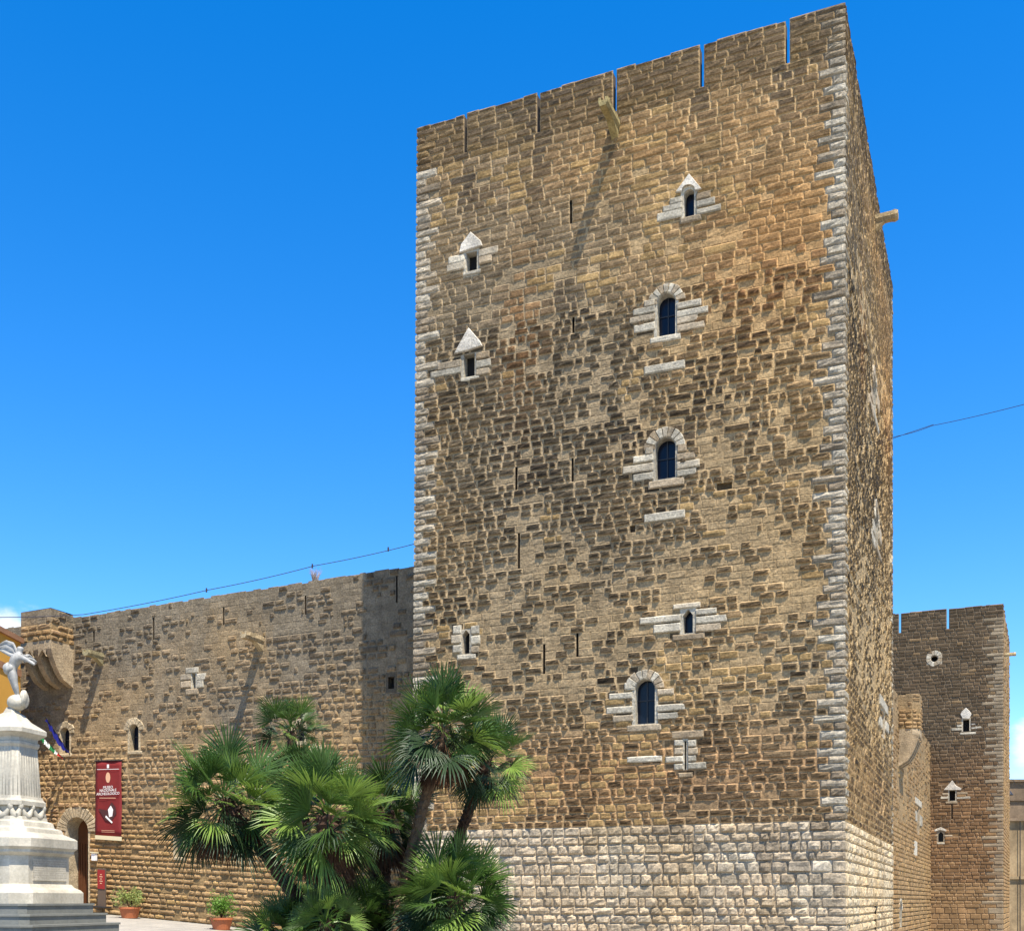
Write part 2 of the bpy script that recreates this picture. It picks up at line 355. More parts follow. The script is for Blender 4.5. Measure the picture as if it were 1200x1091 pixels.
def opening(mb, mp_, face, cs, z0, z1, w, rect, kind, depth, col, d=0.0, colin=None):
    """fills the cut rectangle around the opening, adds the reveal and (in mp_) the pane"""
    P = inside_profile(cs, z0, z1, w, kind); n = len(P); a, b, c, e = rect; cz = (z0+z1)/2
    outs = []
    cen = (cs, cz)
    corners = [(a, c), (b, c), (b, e), (a, e)]
    angs = sorted([(math.atan2(p[1]-cz, p[0]-cs)) for p in P]+[math.atan2(p[1]-cz, p[0]-cs) for p in corners])
    def hit(poly_, t):
        dx, dz = math.cos(t), math.sin(t); best = 1e9
        for i in range(len(poly_)):
            (x1, y1), (x2, y2) = poly_[i], poly_[(i+1) % len(poly_)]
            ex, ez = x2-x1, y2-y1; den = dx*ez-dz*ex
            if abs(den) < 1e-9: continue
            k = ((x1-cs)*ez-(y1-cz)*ex)/den; m = ((x1-cs)*dz-(y1-cz)*dx)/den
            if k > 0 and -1e-4 <= m <= 1+1e-4: best = min(best, k)
        return best
    A = []
    for t in angs:
        if not A or t-A[-1] > 1e-4: A.append(t)
    vi = []; vo = []
    for t in A:
        ri, ro = hit(P, t), hit(corners, t); vi.append((cs+ri*math.cos(t), cz+ri*math.sin(t))); vo.append((cs+ro*math.cos(t), cz+ro*math.sin(t)))
    n = len(A)
    vs = [face.pt(*p, d) for p in vo]+[face.pt(*p, d) for p in vi]+[face.pt(*p, -depth) for p in vi]+[face.pt(*p, -.06) for p in vo]
    fs = []
    for k in range(n):
        j = (k+1) % n; fs += [(k, j, n+j, n+k), (n+k, n+j, 2*n+j, 2*n+k), (3*n+k, 3*n+j, j, k)]
    mb.add(vs, fs, 0, col)
    mp_.add([face.pt(*p, -depth+.004) for p in vi], [tuple(range(n))], 0)

# ------------------------------------------------------------------ masonry styles (stone colours, with light painted into the tower's side face)
def c3(*a): return np.array(a, float)
def mixc(a, b, t): t = np.clip(np.asarray(t), 0, 1)[..., None]; return a*(1-t)+b*t
def gau(u, v, cu, cv, ru, rv): return np.exp(-((u-cu)/ru)**2-((v-cv)/rv)**2)
TAN, GREY, DARK, ORANGE, RUST, YEL, WHITE, CREAM, BED = c3(.265, .17, .082), c3(.165, .127, .08), c3(.066, .05, .034), c3(.34, .185, .07), c3(.235, .115, .048), c3(.35, .225, .088), c3(.44, .39, .30), c3(.45, .355, .24), c3(.355, .243, .122)
def style_main(side=False):
    def fn(s, z, face, q, n):
        rg = np.random.default_rng(21+side); u = s/face.W; v = z/face.H
        nz = fbm(s, z, .25, 1); nf = fbm(s, z, .7, 9); n3 = fbm(s, z, .16, 14)
        col = np.broadcast_to(TAN, (n, 3)).copy()
        grey = np.clip(.12+1.5*(nz-.5)+1.15*gau(u, v, .12, .78, .3, .2)+.7*gau(u, v, .42, .60, .22, .2)+.4*gau(u, v, .6, .3, .5, .3)-.9*gau(u, v, .85, .76, .2, .1), 0, 1)
        col = mixc(col, GREY, grey); col = mixc(col, DARK, np.clip(2.6*(nf-.52), 0, .8)+.5*gau(u, v, .45, .56, .25, .17))
        col = mixc(col, ORANGE, .85*gau(u, v, .87, .79, .17, .06)+.5*gau(u, v, .6, .9, .35, .03)+.55*gau(u, v, .28, .74, .05, .1))
        col = mixc(col, RUST, np.clip(gau(u, v, .85, .72, .17, .05)*1.0+.8*gau(u, v, .27, .71, .05, .06)+.35*gau(u, v, .5, .17, .6, .06), 0, .85)*(.5+.6*rg.random(n)))
        yel = (fbm(s, z, .35, 31) > .60)*(rg.random(n) < .45)+(gau(u, v, .22, .19, .16, .045) > .35)*(rg.random(n) < .8)
        col = mixc(col, YEL, yel*(.3 if side else .6))
        col *= (.78+.44*rg.random(n))[:, None]
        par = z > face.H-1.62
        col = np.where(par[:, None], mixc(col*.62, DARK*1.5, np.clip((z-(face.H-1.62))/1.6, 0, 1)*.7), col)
        # eroded areas: the face has weathered back to its bed
        er = .18+1.5*(fbm(s, z, .22, 41)-.5)+.75*gau(u, v, .36, .40, .28, .09)+.62*gau(u, v, .84, .46, .17, .10)+.3*gau(u, v, .6, .37, .5, .07)-1.0*(v > .80)-.35*gau(u, v, .1, .6, .12, .3)-.35*(v < .26)+(.15 if side else 0)
        eroded = rg.random(n) < np.clip(er*.8-.05, .02, .60)
        eroded &= ~par
        rect = (v > .74)+yel > 0
        p = np.where(rect, .036, .046)+rg.random(n)*np.where(rect, .016, .036); rough = np.where(rect, .011, .019)
        col = np.where(rect[:, None], col, col*(.80-.38*rg.random(n)[:, None]))
        p = np.where(eroded, rg.random(n)*.012, p); rough = np.where(eroded, .010, rough)
        bedc = mixc(np.broadcast_to(BED, (n, 3)), GREY*1.45, np.clip(grey*.8, 0, 1)); bedc = mixc(bedc, ORANGE*1.15, .7*gau(u, v, .87, .76, .17, .09)); bedc = mixc(bedc, RUST*1.25, .55*gau(u, v, .5, .2, .7, .05))
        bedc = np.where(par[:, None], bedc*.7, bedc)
        col = np.where(eroded[:, None], bedc*(.86+.24*rg.random(n))[:, None], col)
        miss = (rg.random(n) < .0012) & ~par; p = np.where(miss, -.10, p); col = np.where(miss[:, None], col*.6, col)
        if not side:
            for us in slotF: col = mixc(col, DARK, .75*np.clip(1.1-np.abs(s-us[0])/.55, 0, 1)*np.clip((z-(face.H-4.6))/2.2, 0, 1)*(z < face.H-1.3)*(.4+.6*nf)*1.4)
        # plinth of paler, bigger, rock-faced blocks
        pl = z < PLZ; cr = mixc(np.broadcast_to(CREAM, (n, 3)), WHITE*1.02, np.clip(2*(nf-.42), 0, 1)); cr = mixc(cr, c3(.40, .29, .19), np.clip(1.8*(nz-.5), 0, .8)*rg.random(n)); cr = mixc(cr, YEL*1.1, (z < 2.6)*rg.random(n)*.2)
        cr = mixc(cr, YEL*1.15, np.clip(1.2*(fbm(s, z, .5, 71)-.5), 0, .35)); cr = mixc(cr, GREY*1.1, np.clip(1.6*(fbm(s, z, 1.1, 63)-.55), 0, .5)); cr = mixc(cr, DARK*1.6, np.clip(.75*gau(s, z, face.W*.63, 3.6, 1.0, .9)*rg.random(n)+.6*(u > .82)*(v > .07)*rg.random(n)*(1-side), 0, .8))
        cr *= (.82+.34*rg.random(n))[:, None]
        col = np.where(pl[:, None], cr, col); bedc = np.where(pl[:, None], cr*.95, bedc)
        p = np.where(pl, .05+rg.random(n)*.045, p); rough = np.where(pl, .027, rough)
        Q = q > 0; wq = mixc(np.broadcast_to(WHITE, (n, 3)), DARK*1.7, np.clip(rg.random(n)**2*.9, 0, .75)); wq = mixc(wq, TAN, rg.random(n)*.35)
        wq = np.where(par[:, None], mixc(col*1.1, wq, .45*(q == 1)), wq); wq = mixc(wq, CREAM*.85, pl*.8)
        qf = Q & ((q == 1) | (v < .985)); col = np.where(qf[:, None], wq, col); bedc = np.where(qf[:, None], wq*.85, bedc); p = np.where(Q, .052, p); rough = np.where(Q & ~pl, .022, rough)
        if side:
            col = np.where((eroded | pl)[:, None], col*c3(1.12, 1.1, 1.02), col*c3(.74, .74, .72)*(.7+.7*rg.random(n))[:, None]); bedc = mixc(bedc, BED, .6)*c3(1.2, 1.22, 1.2)  # side face painted as more brightly lit: paler beds, darker bosses
        gx = np.where(rect, .010, .021); gz = np.where(rect, .010, .014); gx = np.where(p < .03, .004, gx); gz = np.where(p < .03, .004, gz); gx = np.where(pl | Q, .010, gx); gz = np.where(pl | Q, .012, gz)
        bedc = np.where((~pl & ~Q & (p > .03))[:, None], bedc*(1.1+.3*rg.random(n))[:, None], bedc)
        return p, rough, col, bedc, gx, gz
    return dict(plinth=PLZ, fn=fn, len=lambda v: 1.08 if v > .76 else (.86 if v > .14 else 1.0))
def style_curtain(face_kind='left'):
    def fn(s, z, face, q, n):
        rg = np.random.default_rng(8); u = s/face.W; v = z/face.H
        nz = fbm(s, z, .3, 4); nf = fbm(s, z, .8, 6)
        col = np.broadcast_to(c3(.345, .222, .108), (n, 3)).copy()
        up = np.clip((v-.40)/.42+1.6*(nz-.5), 0, 1)*.85
        if face_kind == 'side': up = up*.35
        col = mixc(col, c3(.128, .108, .08), up); col = mixc(col, DARK, np.clip(1.8*(nf-.5), 0, .5)*(.35+.65*up)); col = mixc(col, YEL, (rg.random(n) < .10)*(1-up)*.8)
        col = mixc(col, ORANGE, np.clip(1.6*(nz-.45), 0, .5)*(1-up)); col = mixc(col, DARK*1.2, .6*(v > .97))
        col = mixc(col, c3(.38, .24, .15), gau(u, v, .22, .3, .12, .14)*.35)
        col *= (.82+.34*rg.random(n))[:, None]
        er = np.where(v > .55, .48+1.3*(fbm(s, z, .3, 51)-.5)+.3*(v > .85), .10)
        eroded = rg.random(n) < np.clip(er, .03, .82)
        p = np.where(v < .30, .07, .046)+rg.random(n)*np.where(v < .30, .015, .034); rough = np.where(v < .3, .009, .017)
        p = np.where(eroded, rg.random(n)*.006, p); rough = np.where(eroded, .005, rough)
        bedc = mixc(np.broadcast_to(BED*c3(1.02, .98, .92), (n, 3)), c3(.175, .15, .112), up)
        bedc = np.where((v < .36)[:, None], bedc*.7, bedc*.95)
        if face_kind == 'side': bedc = bedc*.95; col = col*.95
        col = np.where(eroded[:, None], bedc*(.88+.22*rg.random(n))[:, None], col)
        gx = np.where(v < .3, .004, .026); gz = np.where(v < .3, .020, .022); gx = np.where(eroded, .004, gx); gz = np.where(eroded, .004, gz)
        return p, rough, col, bedc, gx, gz
    return dict(plinth=0, fn=fn)
def style_far():
    def fn(s, z, face, q, n):
        rg = np.random.default_rng(9); v = z/face.H; nf = fbm(s, z, .5, 6); nz = fbm(s, z, .2, 2)
        col = mixc(np.broadcast_to(c3(.185, .105, .05), (n, 3)), c3(.098, .068, .04), np.clip((v-.36)/.4+1.2*(nz-.5), 0, 1))
        col = mixc(col, DARK*.8, np.clip(2*(nf-.5), 0, .6)); col = mixc(col, TAN*1.1, (v < .2)*.45+(rg.random(n) < .06)*.4)
        col *= (.75+.5*rg.random(n))[:, None]
        wq = mixc(np.broadcast_to(c3(.28, .22, .145), (n, 3)), col, rg.random(n)*.6); Q = (q > 0) & (v < .96); col = np.where(Q[:, None], wq, col)
        return .05+rg.random(n)*.03, np.full(n, .012), col, col*.8+.11*c3(1, .8, .55), np.full(n, .008), np.full(n, .012)
    return dict(plinth=0, fn=fn)
def cgrey(): k = rnd.uniform(.75, 1.15); return tuple(WHITE*k) if rnd.random() > .42 else tuple(mixc(WHITE, TAN, rnd.uniform(.2, .7))*k)

# ------------------------------------------------------------------ the big tower
PLZ = EYE+(YH-957)/F*D
v3 = lambda p, z=0.0: np.array([p[0], p[1], z])
P0 = Pb; P1 = Pa; P2 = Pc; P3 = Pa+(Pc-Pb)
BT = .22                                   # the left and rear edges lean in a little towards the top
B0, B1, B2, B3 = P0, P1+uL*BT, P2+uB*BT, P3+uL*BT+uB*BT
tower = empty('stone_tower', (*(P0+P3)/2, 0), 'tall square castle tower of brown rusticated stone with pale corner stones, nearest the viewer', 'tower')
FF = Face(v3(B1), v3(B0), v3(P1, HT), v3(P0, HT), nF)
FS = Face(v3(B0), v3(B2), v3(P0, HT), v3(P2, HT), nS)
FB = Face(v3(B2), v3(B3), v3(P2, HT), v3(P3, HT), -nF)
FL = Face(v3(B3), v3(B1), v3(P3, HT), v3(P1, HT), -nS)
rows = make_rows(HT, [(PLZ-.1, .25, .40), (PLZ+.14, .18, .24), (15, .215, .27), (HT-1.6, .235, .285), (HT, .23, .27)], 4)
holesF, flatF, wins = [], [], []
def pxrect(face, x0, y0, x1, y1):
    cx, cy = (x0+x1)/2, (y0+y1)/2
    a = face.px(x0, cy)[0]; b = face.px(x1, cy)[0]; c = face.px(cx, y1)[1]; d = face.px(cx, y0)[1]; return a, b, c, d
def add_window(face, rows, holes, flats, parent, x0, y0, x1, y1, kind, depth=.30, pad=.10, blocks=(), vo=0, cap=None, arch_r=None, name='window', white=True, pane=True, matl='stone'):
    """x0..y1: the opening; blocks: list of carved blocks as (x0, y0, x1, y1); cap: outline of a gabled hood"""
    a, b, c, d = pxrect(face, x0, y0, x1, y1); cs = (a+b)/2; w = b-a
    za, zb = snap(rows, c, d); rect = (cs-w/2-pad, cs+w/2+pad, za, zb)
    if kind == 'slit': rect = (a, b, za, zb)
    holes.append(rect)
    colf = cgrey if white is True else (lambda: tuple(c3(.12, .095, .065))) if white is None else (lambda: tuple(c3(.42, .33, .21)*rnd.uniform(.8, 1.15)))
    mb, mp_ = MB(), MB()
    def later():
        if kind == 'slit':
            vs = [face.pt(s, z, dd) for dd in (.0, -depth) for s, z in ((a, za), (b, za), (b, zb), (a, zb))]
            mb.add(vs, [(0, 4, 5, 1), (1, 5, 6, 2), (2, 6, 7, 3), (3, 7, 4, 0)], 0, tuple(DARK)); mb.add(vs[4:], [(0, 1, 2, 3)], 1, tuple(DARK))  # reveal and back coloured dark for the shade in the slit
            mb.build('arrow_slit', [M['stone'], M['dark']], parent, colors=True); return
        opening(mb, mp_, face, cs, max(c, za+.005), min(d, zb-.005), w, rect, kind, depth, colf(), d=.012)
        if vo:
            r0 = w/2+.015; cz = min(d, zb-.005)-w/2; voussoirs(mb, face, cs, cz, r0, arch_r, .055, colf, vo)
        if cap:
            P = [face.px(x, y) for x, y in cap]; poly(mb, face, P, .10, tuple(c3(.52, .47, .39)), bev=.03)
        far = [bl for bl in blocks if bl[1] > y1+22]
        for i, bl in enumerate(blocks):
            if bl not in far: block(mb, face, *pxrect(face, *bl), .065, colf())
        o = mb.build(name, M[matl], parent, colors=True)
        for bl in far: m2 = MB(); block(m2, face, *pxrect(face, *bl), .065, colf()); m2.build('ledge_stone', M[matl], parent, colors=True)
        if pane and kind == 'arch' and w > .45 and name == 'window':
            fb = MB(); fb.box(face.pt(cs, (c+d)/2, -depth+.03), face.pt(.018, 0)-face.pt(0, 0), face.n*.012, (0, 0, (d-c)/2-.02)); fb.box(face.pt(cs, c+(d-c)*.55, -depth+.032), face.pt(w/2, 0)-face.pt(0, 0), face.n*.010, (0, 0, .018)); fb.build('glazing_bar', M['iron'], o)
        if pane: mp_.build('pane', M['glass'] if kind not in ('rect', 'round') and w > .3 else M['dark'], o)  # small, rect and round openings get a black shade sheet, not glass
    for bl in blocks: flats.append(pxrect(face, *bl))
    if cap:
        P = [face.px(x, y) for x, y in cap]; flats.append((min(p[0] for p in P), max(p[0] for p in P), min(p[1] for p in P), max(p[1] for p in P)))
    if vo: flats.append((cs-arch_r, cs+arch_r, d-w/2, d-w/2+arch_r))
    wins.append(later)
T = tower; aw = lambda *k, **q: add_window(FF, rows, holesF, flatF, T, *k, **q)
aw(546.5, 296, 559, 318, 'rect', cap=[(539, 298), (553, 293.5), (566, 289), (564, 283), (552.5, 273), (541, 288)], blocks=[(526, 300, 545, 309), (524, 309, 545, 318), (561, 291, 584, 300), (561, 300, 577, 309), (543, 318, 564, 323)])
aw(543.5, 414, 556.5, 442, 'rect', cap=[(533, 416), (549, 412), (566, 406), (563, 400), (550, 385), (540, 402)], blocks=[(513, 424, 541, 433), (505, 433, 541, 441), (558, 413, 574, 421), (558, 422, 576, 431), (558, 432, 574, 440), (540, 442, 562, 447)])
aw(801.5, 222, 813.5, 254, 'arch', cap=[(792, 227), (799, 226), (799.5, 222), (803, 218.5), (807.5, 217), (812, 218), (815.5, 221), (816, 225), (823, 223), (808, 205)], blocks=[(785, 232, 800, 240), (777, 240, 800, 248), (770, 248, 799, 258), (816, 226, 833, 234), (816, 234, 838, 242), (816, 243, 845, 250), (797, 254, 822, 261)], matl='stone')
aw(770, 344, 791.5, 394, 'arch', vo=9, arch_r=.60, blocks=[(742, 361, 768, 369), (738, 370, 768, 378), (743, 380, 768, 389), (793, 353, 822, 361), (793, 362, 830, 370), (793, 371, 818, 379), (793, 379, 826, 387), (762, 394, 798, 401), (755, 426, 803, 436), (755, 352, 768, 360)])
aw(768, 513, 791.5, 561, 'arch', vo=9, arch_r=.68, blocks=[(742, 534, 766, 542), (730, 545, 766, 554), (742, 555, 766, 564), (793, 531, 815, 539), (793, 540, 820, 549), (793, 550, 816, 558), (760, 562, 802, 571), (755, 600, 803, 610), (756, 524, 766, 533), (794, 521, 805, 530)])
aw(800.5, 714, 812, 742, 'point', blocks=[(789, 707, 821, 713), (750, 722, 798, 730), (766, 731, 798, 741), (815, 713, 840, 720), (815, 721, 852, 730), (815, 731, 845, 740), (788, 743, 826, 750)])
aw(744.5, 796, 767.5, 848, 'arch', vo=9, arch_r=.66, blocks=[(714, 812, 742, 819), (711, 828, 742, 836), (718, 838, 742, 846), (770, 807, 790, 814), (770, 825, 803, 833), (770, 835, 795, 843), (735, 849, 775, 857), (735, 886, 776, 893), (732, 800, 742, 808)])
aw(542, 738, 550.5, 766, 'point', blocks=[(531, 733, 541, 743), (529, 744, 541, 754), (531, 756, 541, 765), (552, 733, 562, 743), (552, 745, 563, 755), (552, 757, 562, 765), (536, 767, 558, 773)])
aw(802, 868, 804.5, 903, 'rect', pad=.05, pane=True, blocks=[(787, 856, 825, 865), (790, 867, 801, 874), (790, 876, 801, 884), (780, 886, 801, 893), (806, 867, 816, 875), (806, 876, 818, 884), (806, 893, 828, 901), (806, 885, 816, 892), (795, 905, 812, 911), (790, 895, 801, 902)])
for x, y0, y1 in ((669, 236, 256), (672, 374, 389), (671, 540, 560), (605, 551, 576), (608, 623, 668), (637.5, 754, 786), (676.5, 746, 771)):
    aw(x-1.2, y0, x+1.2, y1, 'slit', depth=.4)
slotF = []
for x, y, w_ in ((545.5, 180, 1.5), (631, 155, 1.7), (720.5, 121, 2.1), (822.5, 103, 2.4), (923, 73, 2.4)):
    a, b, c, d = pxrect(FF, x-w_, y-30, x+w_, y); z0, _ = snap(rows, HT-1.42, HT); slotF.append((a, b)); holesF.append((a, b, z0, HT))
for (a, b, c, d) in (pxrect(FF, 616, 279, 641, 296), pxrect(FF, 500, 722, 521, 735)): pass
holesS, flatS = [], []
sw = lambda *k, **q: add_window(FS, rows, holesS, flatS, T, *k, **q)
for (xc, yt, yb) in ((1024, 440, 486), (1026.5, 596, 640)):
    sw(xc-1.6, yt, xc+1.6, yb, 'arch', vo=7, arch_r=.85, blocks=[(xc-5, yt+16, xc-2.2, yt+30), (xc-7, yt+30, xc-2.2, yt+41), (xc+2.2, yt+24, xc+5, yt+40), (xc-3, yb+2, xc+4.5, yb+9)])
sw(1033, 834, 1036, 862, 'rect', blocks=[(1030, 820, 1039, 832), (1029, 840, 1032.5, 852), (1036.5, 846, 1040, 858)])
sw(1024.5, 1060, 1027, 1100, 'slit', depth=.5)
slotS = []
for s_ in (3.2, 6.6, 10.0, 13.4):
    z0, _ = snap(rows, HT-1.42, HT); slotS.append((s_, s_+.16)); holesS.append((s_, s_+.16, z0, HT))
holesB = [(s_, s_+.16, z0, HT) for s_ in (3.2, 6.6, 10.0)]; slotB = [(h[0], h[1]) for h in holesB]
holesL = [(s_, s_+.16, z0, HT) for s_ in (3.2, 6.6, 10.0, 13.4)]; slotL = [(h[0], h[1]) for h in holesL]
sm = style_main()
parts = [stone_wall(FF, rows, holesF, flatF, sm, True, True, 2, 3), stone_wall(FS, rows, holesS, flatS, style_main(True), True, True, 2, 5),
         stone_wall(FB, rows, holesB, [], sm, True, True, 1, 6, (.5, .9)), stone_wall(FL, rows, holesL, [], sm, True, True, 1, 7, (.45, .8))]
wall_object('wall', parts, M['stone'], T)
for f in wins: f()
wins.clear()
mb = MB(); PT = .30; ZD = HT-1.95
for face, slots in ((FF, slotF), (FS, slotS), (FB, slotB), (FL, slotL)):
    c = .0
    edges = sorted(slots)+[(face.W, None)]
    for i, (a, b) in enumerate(edges):
        a_ = a if b is not None else face.W
        lo = c if i else .02; hi = a_ if b is not None else face.W-.02
        zb = snap(rows, HT-1.42, HT)[0]
        vs = [face.pt(s, z, d) for d in (-.024, -PT) for s, z in ((lo, zb), (hi, zb), (hi, HT-.075), (lo, HT-.075))]
        mb.add(vs, [(0, 1, 2, 3), (7, 6, 5, 4), (0, 4, 5, 1), (1, 5, 6, 2), (2, 6, 7, 3), (3, 7, 4, 0)])
        c = b if b is not None else 0
    vs = [face.pt(s, z, d) for d in (-.024, -PT) for s, z in ((.02, ZD-.3), (face.W-.02, ZD-.3), (face.W-.02, snap(rows, HT-1.42, HT)[0]-.002), (.02, snap(rows, HT-1.42, HT)[0]-.002))]
    mb.add(vs, [(0, 1, 2, 3), (7, 6, 5, 4), (0, 4, 5, 1), (1, 5, 6, 2), (2, 6, 7, 3), (3, 7, 4, 0)])
mb.build('parapet', M['core'], T)
mb = MB(); mb.add([v3(p, ZD) for p in (P1+(P0-P1)*.02+uB*.3, P0+(P1-P0)*.02+uB*.3, P2+(P3-P2)*.02-uB*.3, P3+(P2-P3)*.02-uB*.3)], [(0, 1, 2, 3)]); mb.build('roof', M['core'], T)
def spout(face, x, y, length, parent, droop=.0, r=.17, col=(.46, .37, .22)):
    s, z = face.px(x, y); mb = MB()
    # a U-shaped stone gutter on a rounded corbel
    prof = [(-.16, .12), (-.09, .12), (-.08, .0), (.08, .0), (.09, .12), (.16, .12), (.17, -.05), (.11, -.17), (-.11, -.17), (-.17, -.05)]
    secs = [(-.1, 1.0), (length*.3, 1.0), (length*.7, .95), (length*.86, 1.05), (length, .9)]
    vs = []
    for d, k in secs:
        for a, b in prof: vs.append(face.pt(s+a*k+rnd.uniform(-.012, .012), z+b*k-droop*d+rnd.uniform(-.012, .012), d))
    n = len(prof); fs = [(i*n+j, (i+1)*n+j, (i+1)*n+(j+1) % n, i*n+(j+1) % n) for i in range(len(secs)-1) for j in range(n)]
    k = (len(secs)-1)*n; fs += [tuple(k+j for j in range(n))[::-1]]
    mb.add(vs, fs, 0, col)
    poly_ = [face.pt(s+q*.12, z-.17-e, d) for q in (-1, 1) for e, d in ((0, -.05), (0, length*.42), (.30, -.05))]
    mb.add(poly_, [(0, 1, 2)[::-1], (3, 4, 5), (1, 4, 5, 2)], 0, col)
    return mb.build('waterspout', M['stone'], parent, colors=True)
spout(FF, 721, 148, 1.3, T, .0, r=.15, col=(.30, .24, .11))
spout(FS, 1025, 258, .85, T, -.02, col=(.36, .27, .15))

# ------------------------------------------------------------------ ground
SB = 4.3
C0 = P1+uB*SB
def gh(x, y):
    s = (np.asarray(x)-C0[0])*uL[0]+(np.asarray(y)-C0[1])*uL[1]
    t = np.clip(((np.asarray(x)-P0[0])*nS[0]+(np.asarray(y)-P0[1])*nS[1]+6)/5, 0, 1)
    return np.clip(.074*(s-4.4), 0, 2.4)-t*np.clip((np.asarray(y)-48)*.055, 0, 2.4)
# ------------------------------------------------------------------ left curtain wall
SLEN = 27.0; pL = C0+uL*SLEN
def topz(X, Y):
    k = ray(X); s = np.linalg.solve(np.stack([k, -uL], 1), C0)[1]; p = C0+uL*s; return s, EYE+(YH-Y)/F*p[1]
(sa, ha), (sb, hb) = topz(484, 662), topz(86, 723)
tz = lambda s: ha+(hb-ha)*(s-sa)/(sb-sa)
gl = lambda s: float(gh(*(C0+uL*s)))
# split the wall where the ground starts to climb
gk = 4.4; pk = C0+uL*gk
cw = empty('curtain_wall', (*(C0+uL*12), 0), 'long lower castle wall left of the tall tower, grey at the top and golden below, with the arched entrance', 'castle wall')
FC = Face(v3(pL, gl(SLEN)), v3(C0, -.31), v3(pL, tz(SLEN)), v3(C0, tz(0)), nF)
rowsC = make_rows(FC.H, [(FC.H*.33, .22, .25), (FC.H, .235, .29)], 9)
holesC, flatC = [], []
cwn = lambda *k, **q: add_window(FC, rowsC, holesC, flatC, cw, *k, **q)
cwn(152, 849, 162.5, 879, 'arch', vo=8, arch_r=.55, white=False, blocks=[(150, 880, 167, 884)])
cwn(71, 853, 81.5, 882, 'arch', vo=8, arch_r=.58, white=False, blocks=[(68, 883, 85, 887)])
cwn(225, 789, 229.5, 807, 'rect', pad=.05, blocks=[(218, 782, 233, 789), (212, 790, 224, 797), (212, 798, 224, 806), (231, 789, 242, 797), (231, 797, 239, 806), (218, 807, 233, 814)])
cwn(205.5, 977, 215, 1004, 'rect', white=False, blocks=[(203, 972, 217, 976), (204, 1004, 217, 1008)], depth=.4)
cwn(455, 793, 462, 807, 'rect', white=None, depth=.3)
cwn(346, 850, 357, 868, 'arch', vo=7, arch_r=.50, white=False)
# entrance arch
cwn(78, 957, 103.5, 1066, 'arch', vo=17, arch_r=1.18, white=False, depth=.8, name='entrance', pane=False, pad=.1)
for x, y0, y1 in ((110, 738, 752), (180, 726, 745), (262, 712, 732), (358, 697, 716), (465, 680, 702)): cwn(x-.8, y0, x+.8, y1, 'slit', depth=.2)
wall_object('wall', [stone_wall(FC, rowsC, holesC, flatC, style_curtain(), False, False, 2, 13, (.3, .55))], M['stone'], cw)
doorpar = cw
for f in wins: f()
wins.clear()
entr = [o for o in cw.children if o.name.startswith('entrance')][0]
# door behind the arch: one brown leaf and a black sheet for the shade in the open half
a, b, c, d = pxrect(FC, 78, 957, 103.5, 1066); mbd = MB(); mbk = MB()
zc0, zc1 = snap(rowsC, c, d); mid = a+(b-a)*.52
def arc(s0, s1, zt):
    r_ = (b-a)/2; cs = (a+b)/2; P = [(s0, zc0), (s1, zc0)]
    for k in range(9):
        s = s1+(s0-s1)*k/8; P.append((s, min(zt, (d-.02)-r_+math.sqrt(max(0, r_*r_-(s-cs)**2)))))
    return P
P = arc(a+.01, mid, 99); mbd.add([FC.pt(s, z, -.71) for s, z in P], [tuple(range(len(P)))])
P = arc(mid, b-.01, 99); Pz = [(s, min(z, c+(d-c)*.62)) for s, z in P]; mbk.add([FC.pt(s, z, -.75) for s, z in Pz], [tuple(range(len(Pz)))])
mbd.add([FC.pt(s, z, -.69) for s, z in [(mid, c+(d-c)*.62), (b-.01, c+(d-c)*.62)]+[p for p in P[2:]]], [tuple(range(len(P)))])
for k in range(4):
    s = a+.12+(mid-a-.15)*k/3.5; mbd.box(FC.pt(s, zc0+1.6, -.69), FC.pt(.02, 0)-FC.pt(0, 0), FC.n*.02, (0, 0, 1.55))
mbd.build('door', M['wood'], entr); mbk.build('doorway_shade', M['dark'], entr)
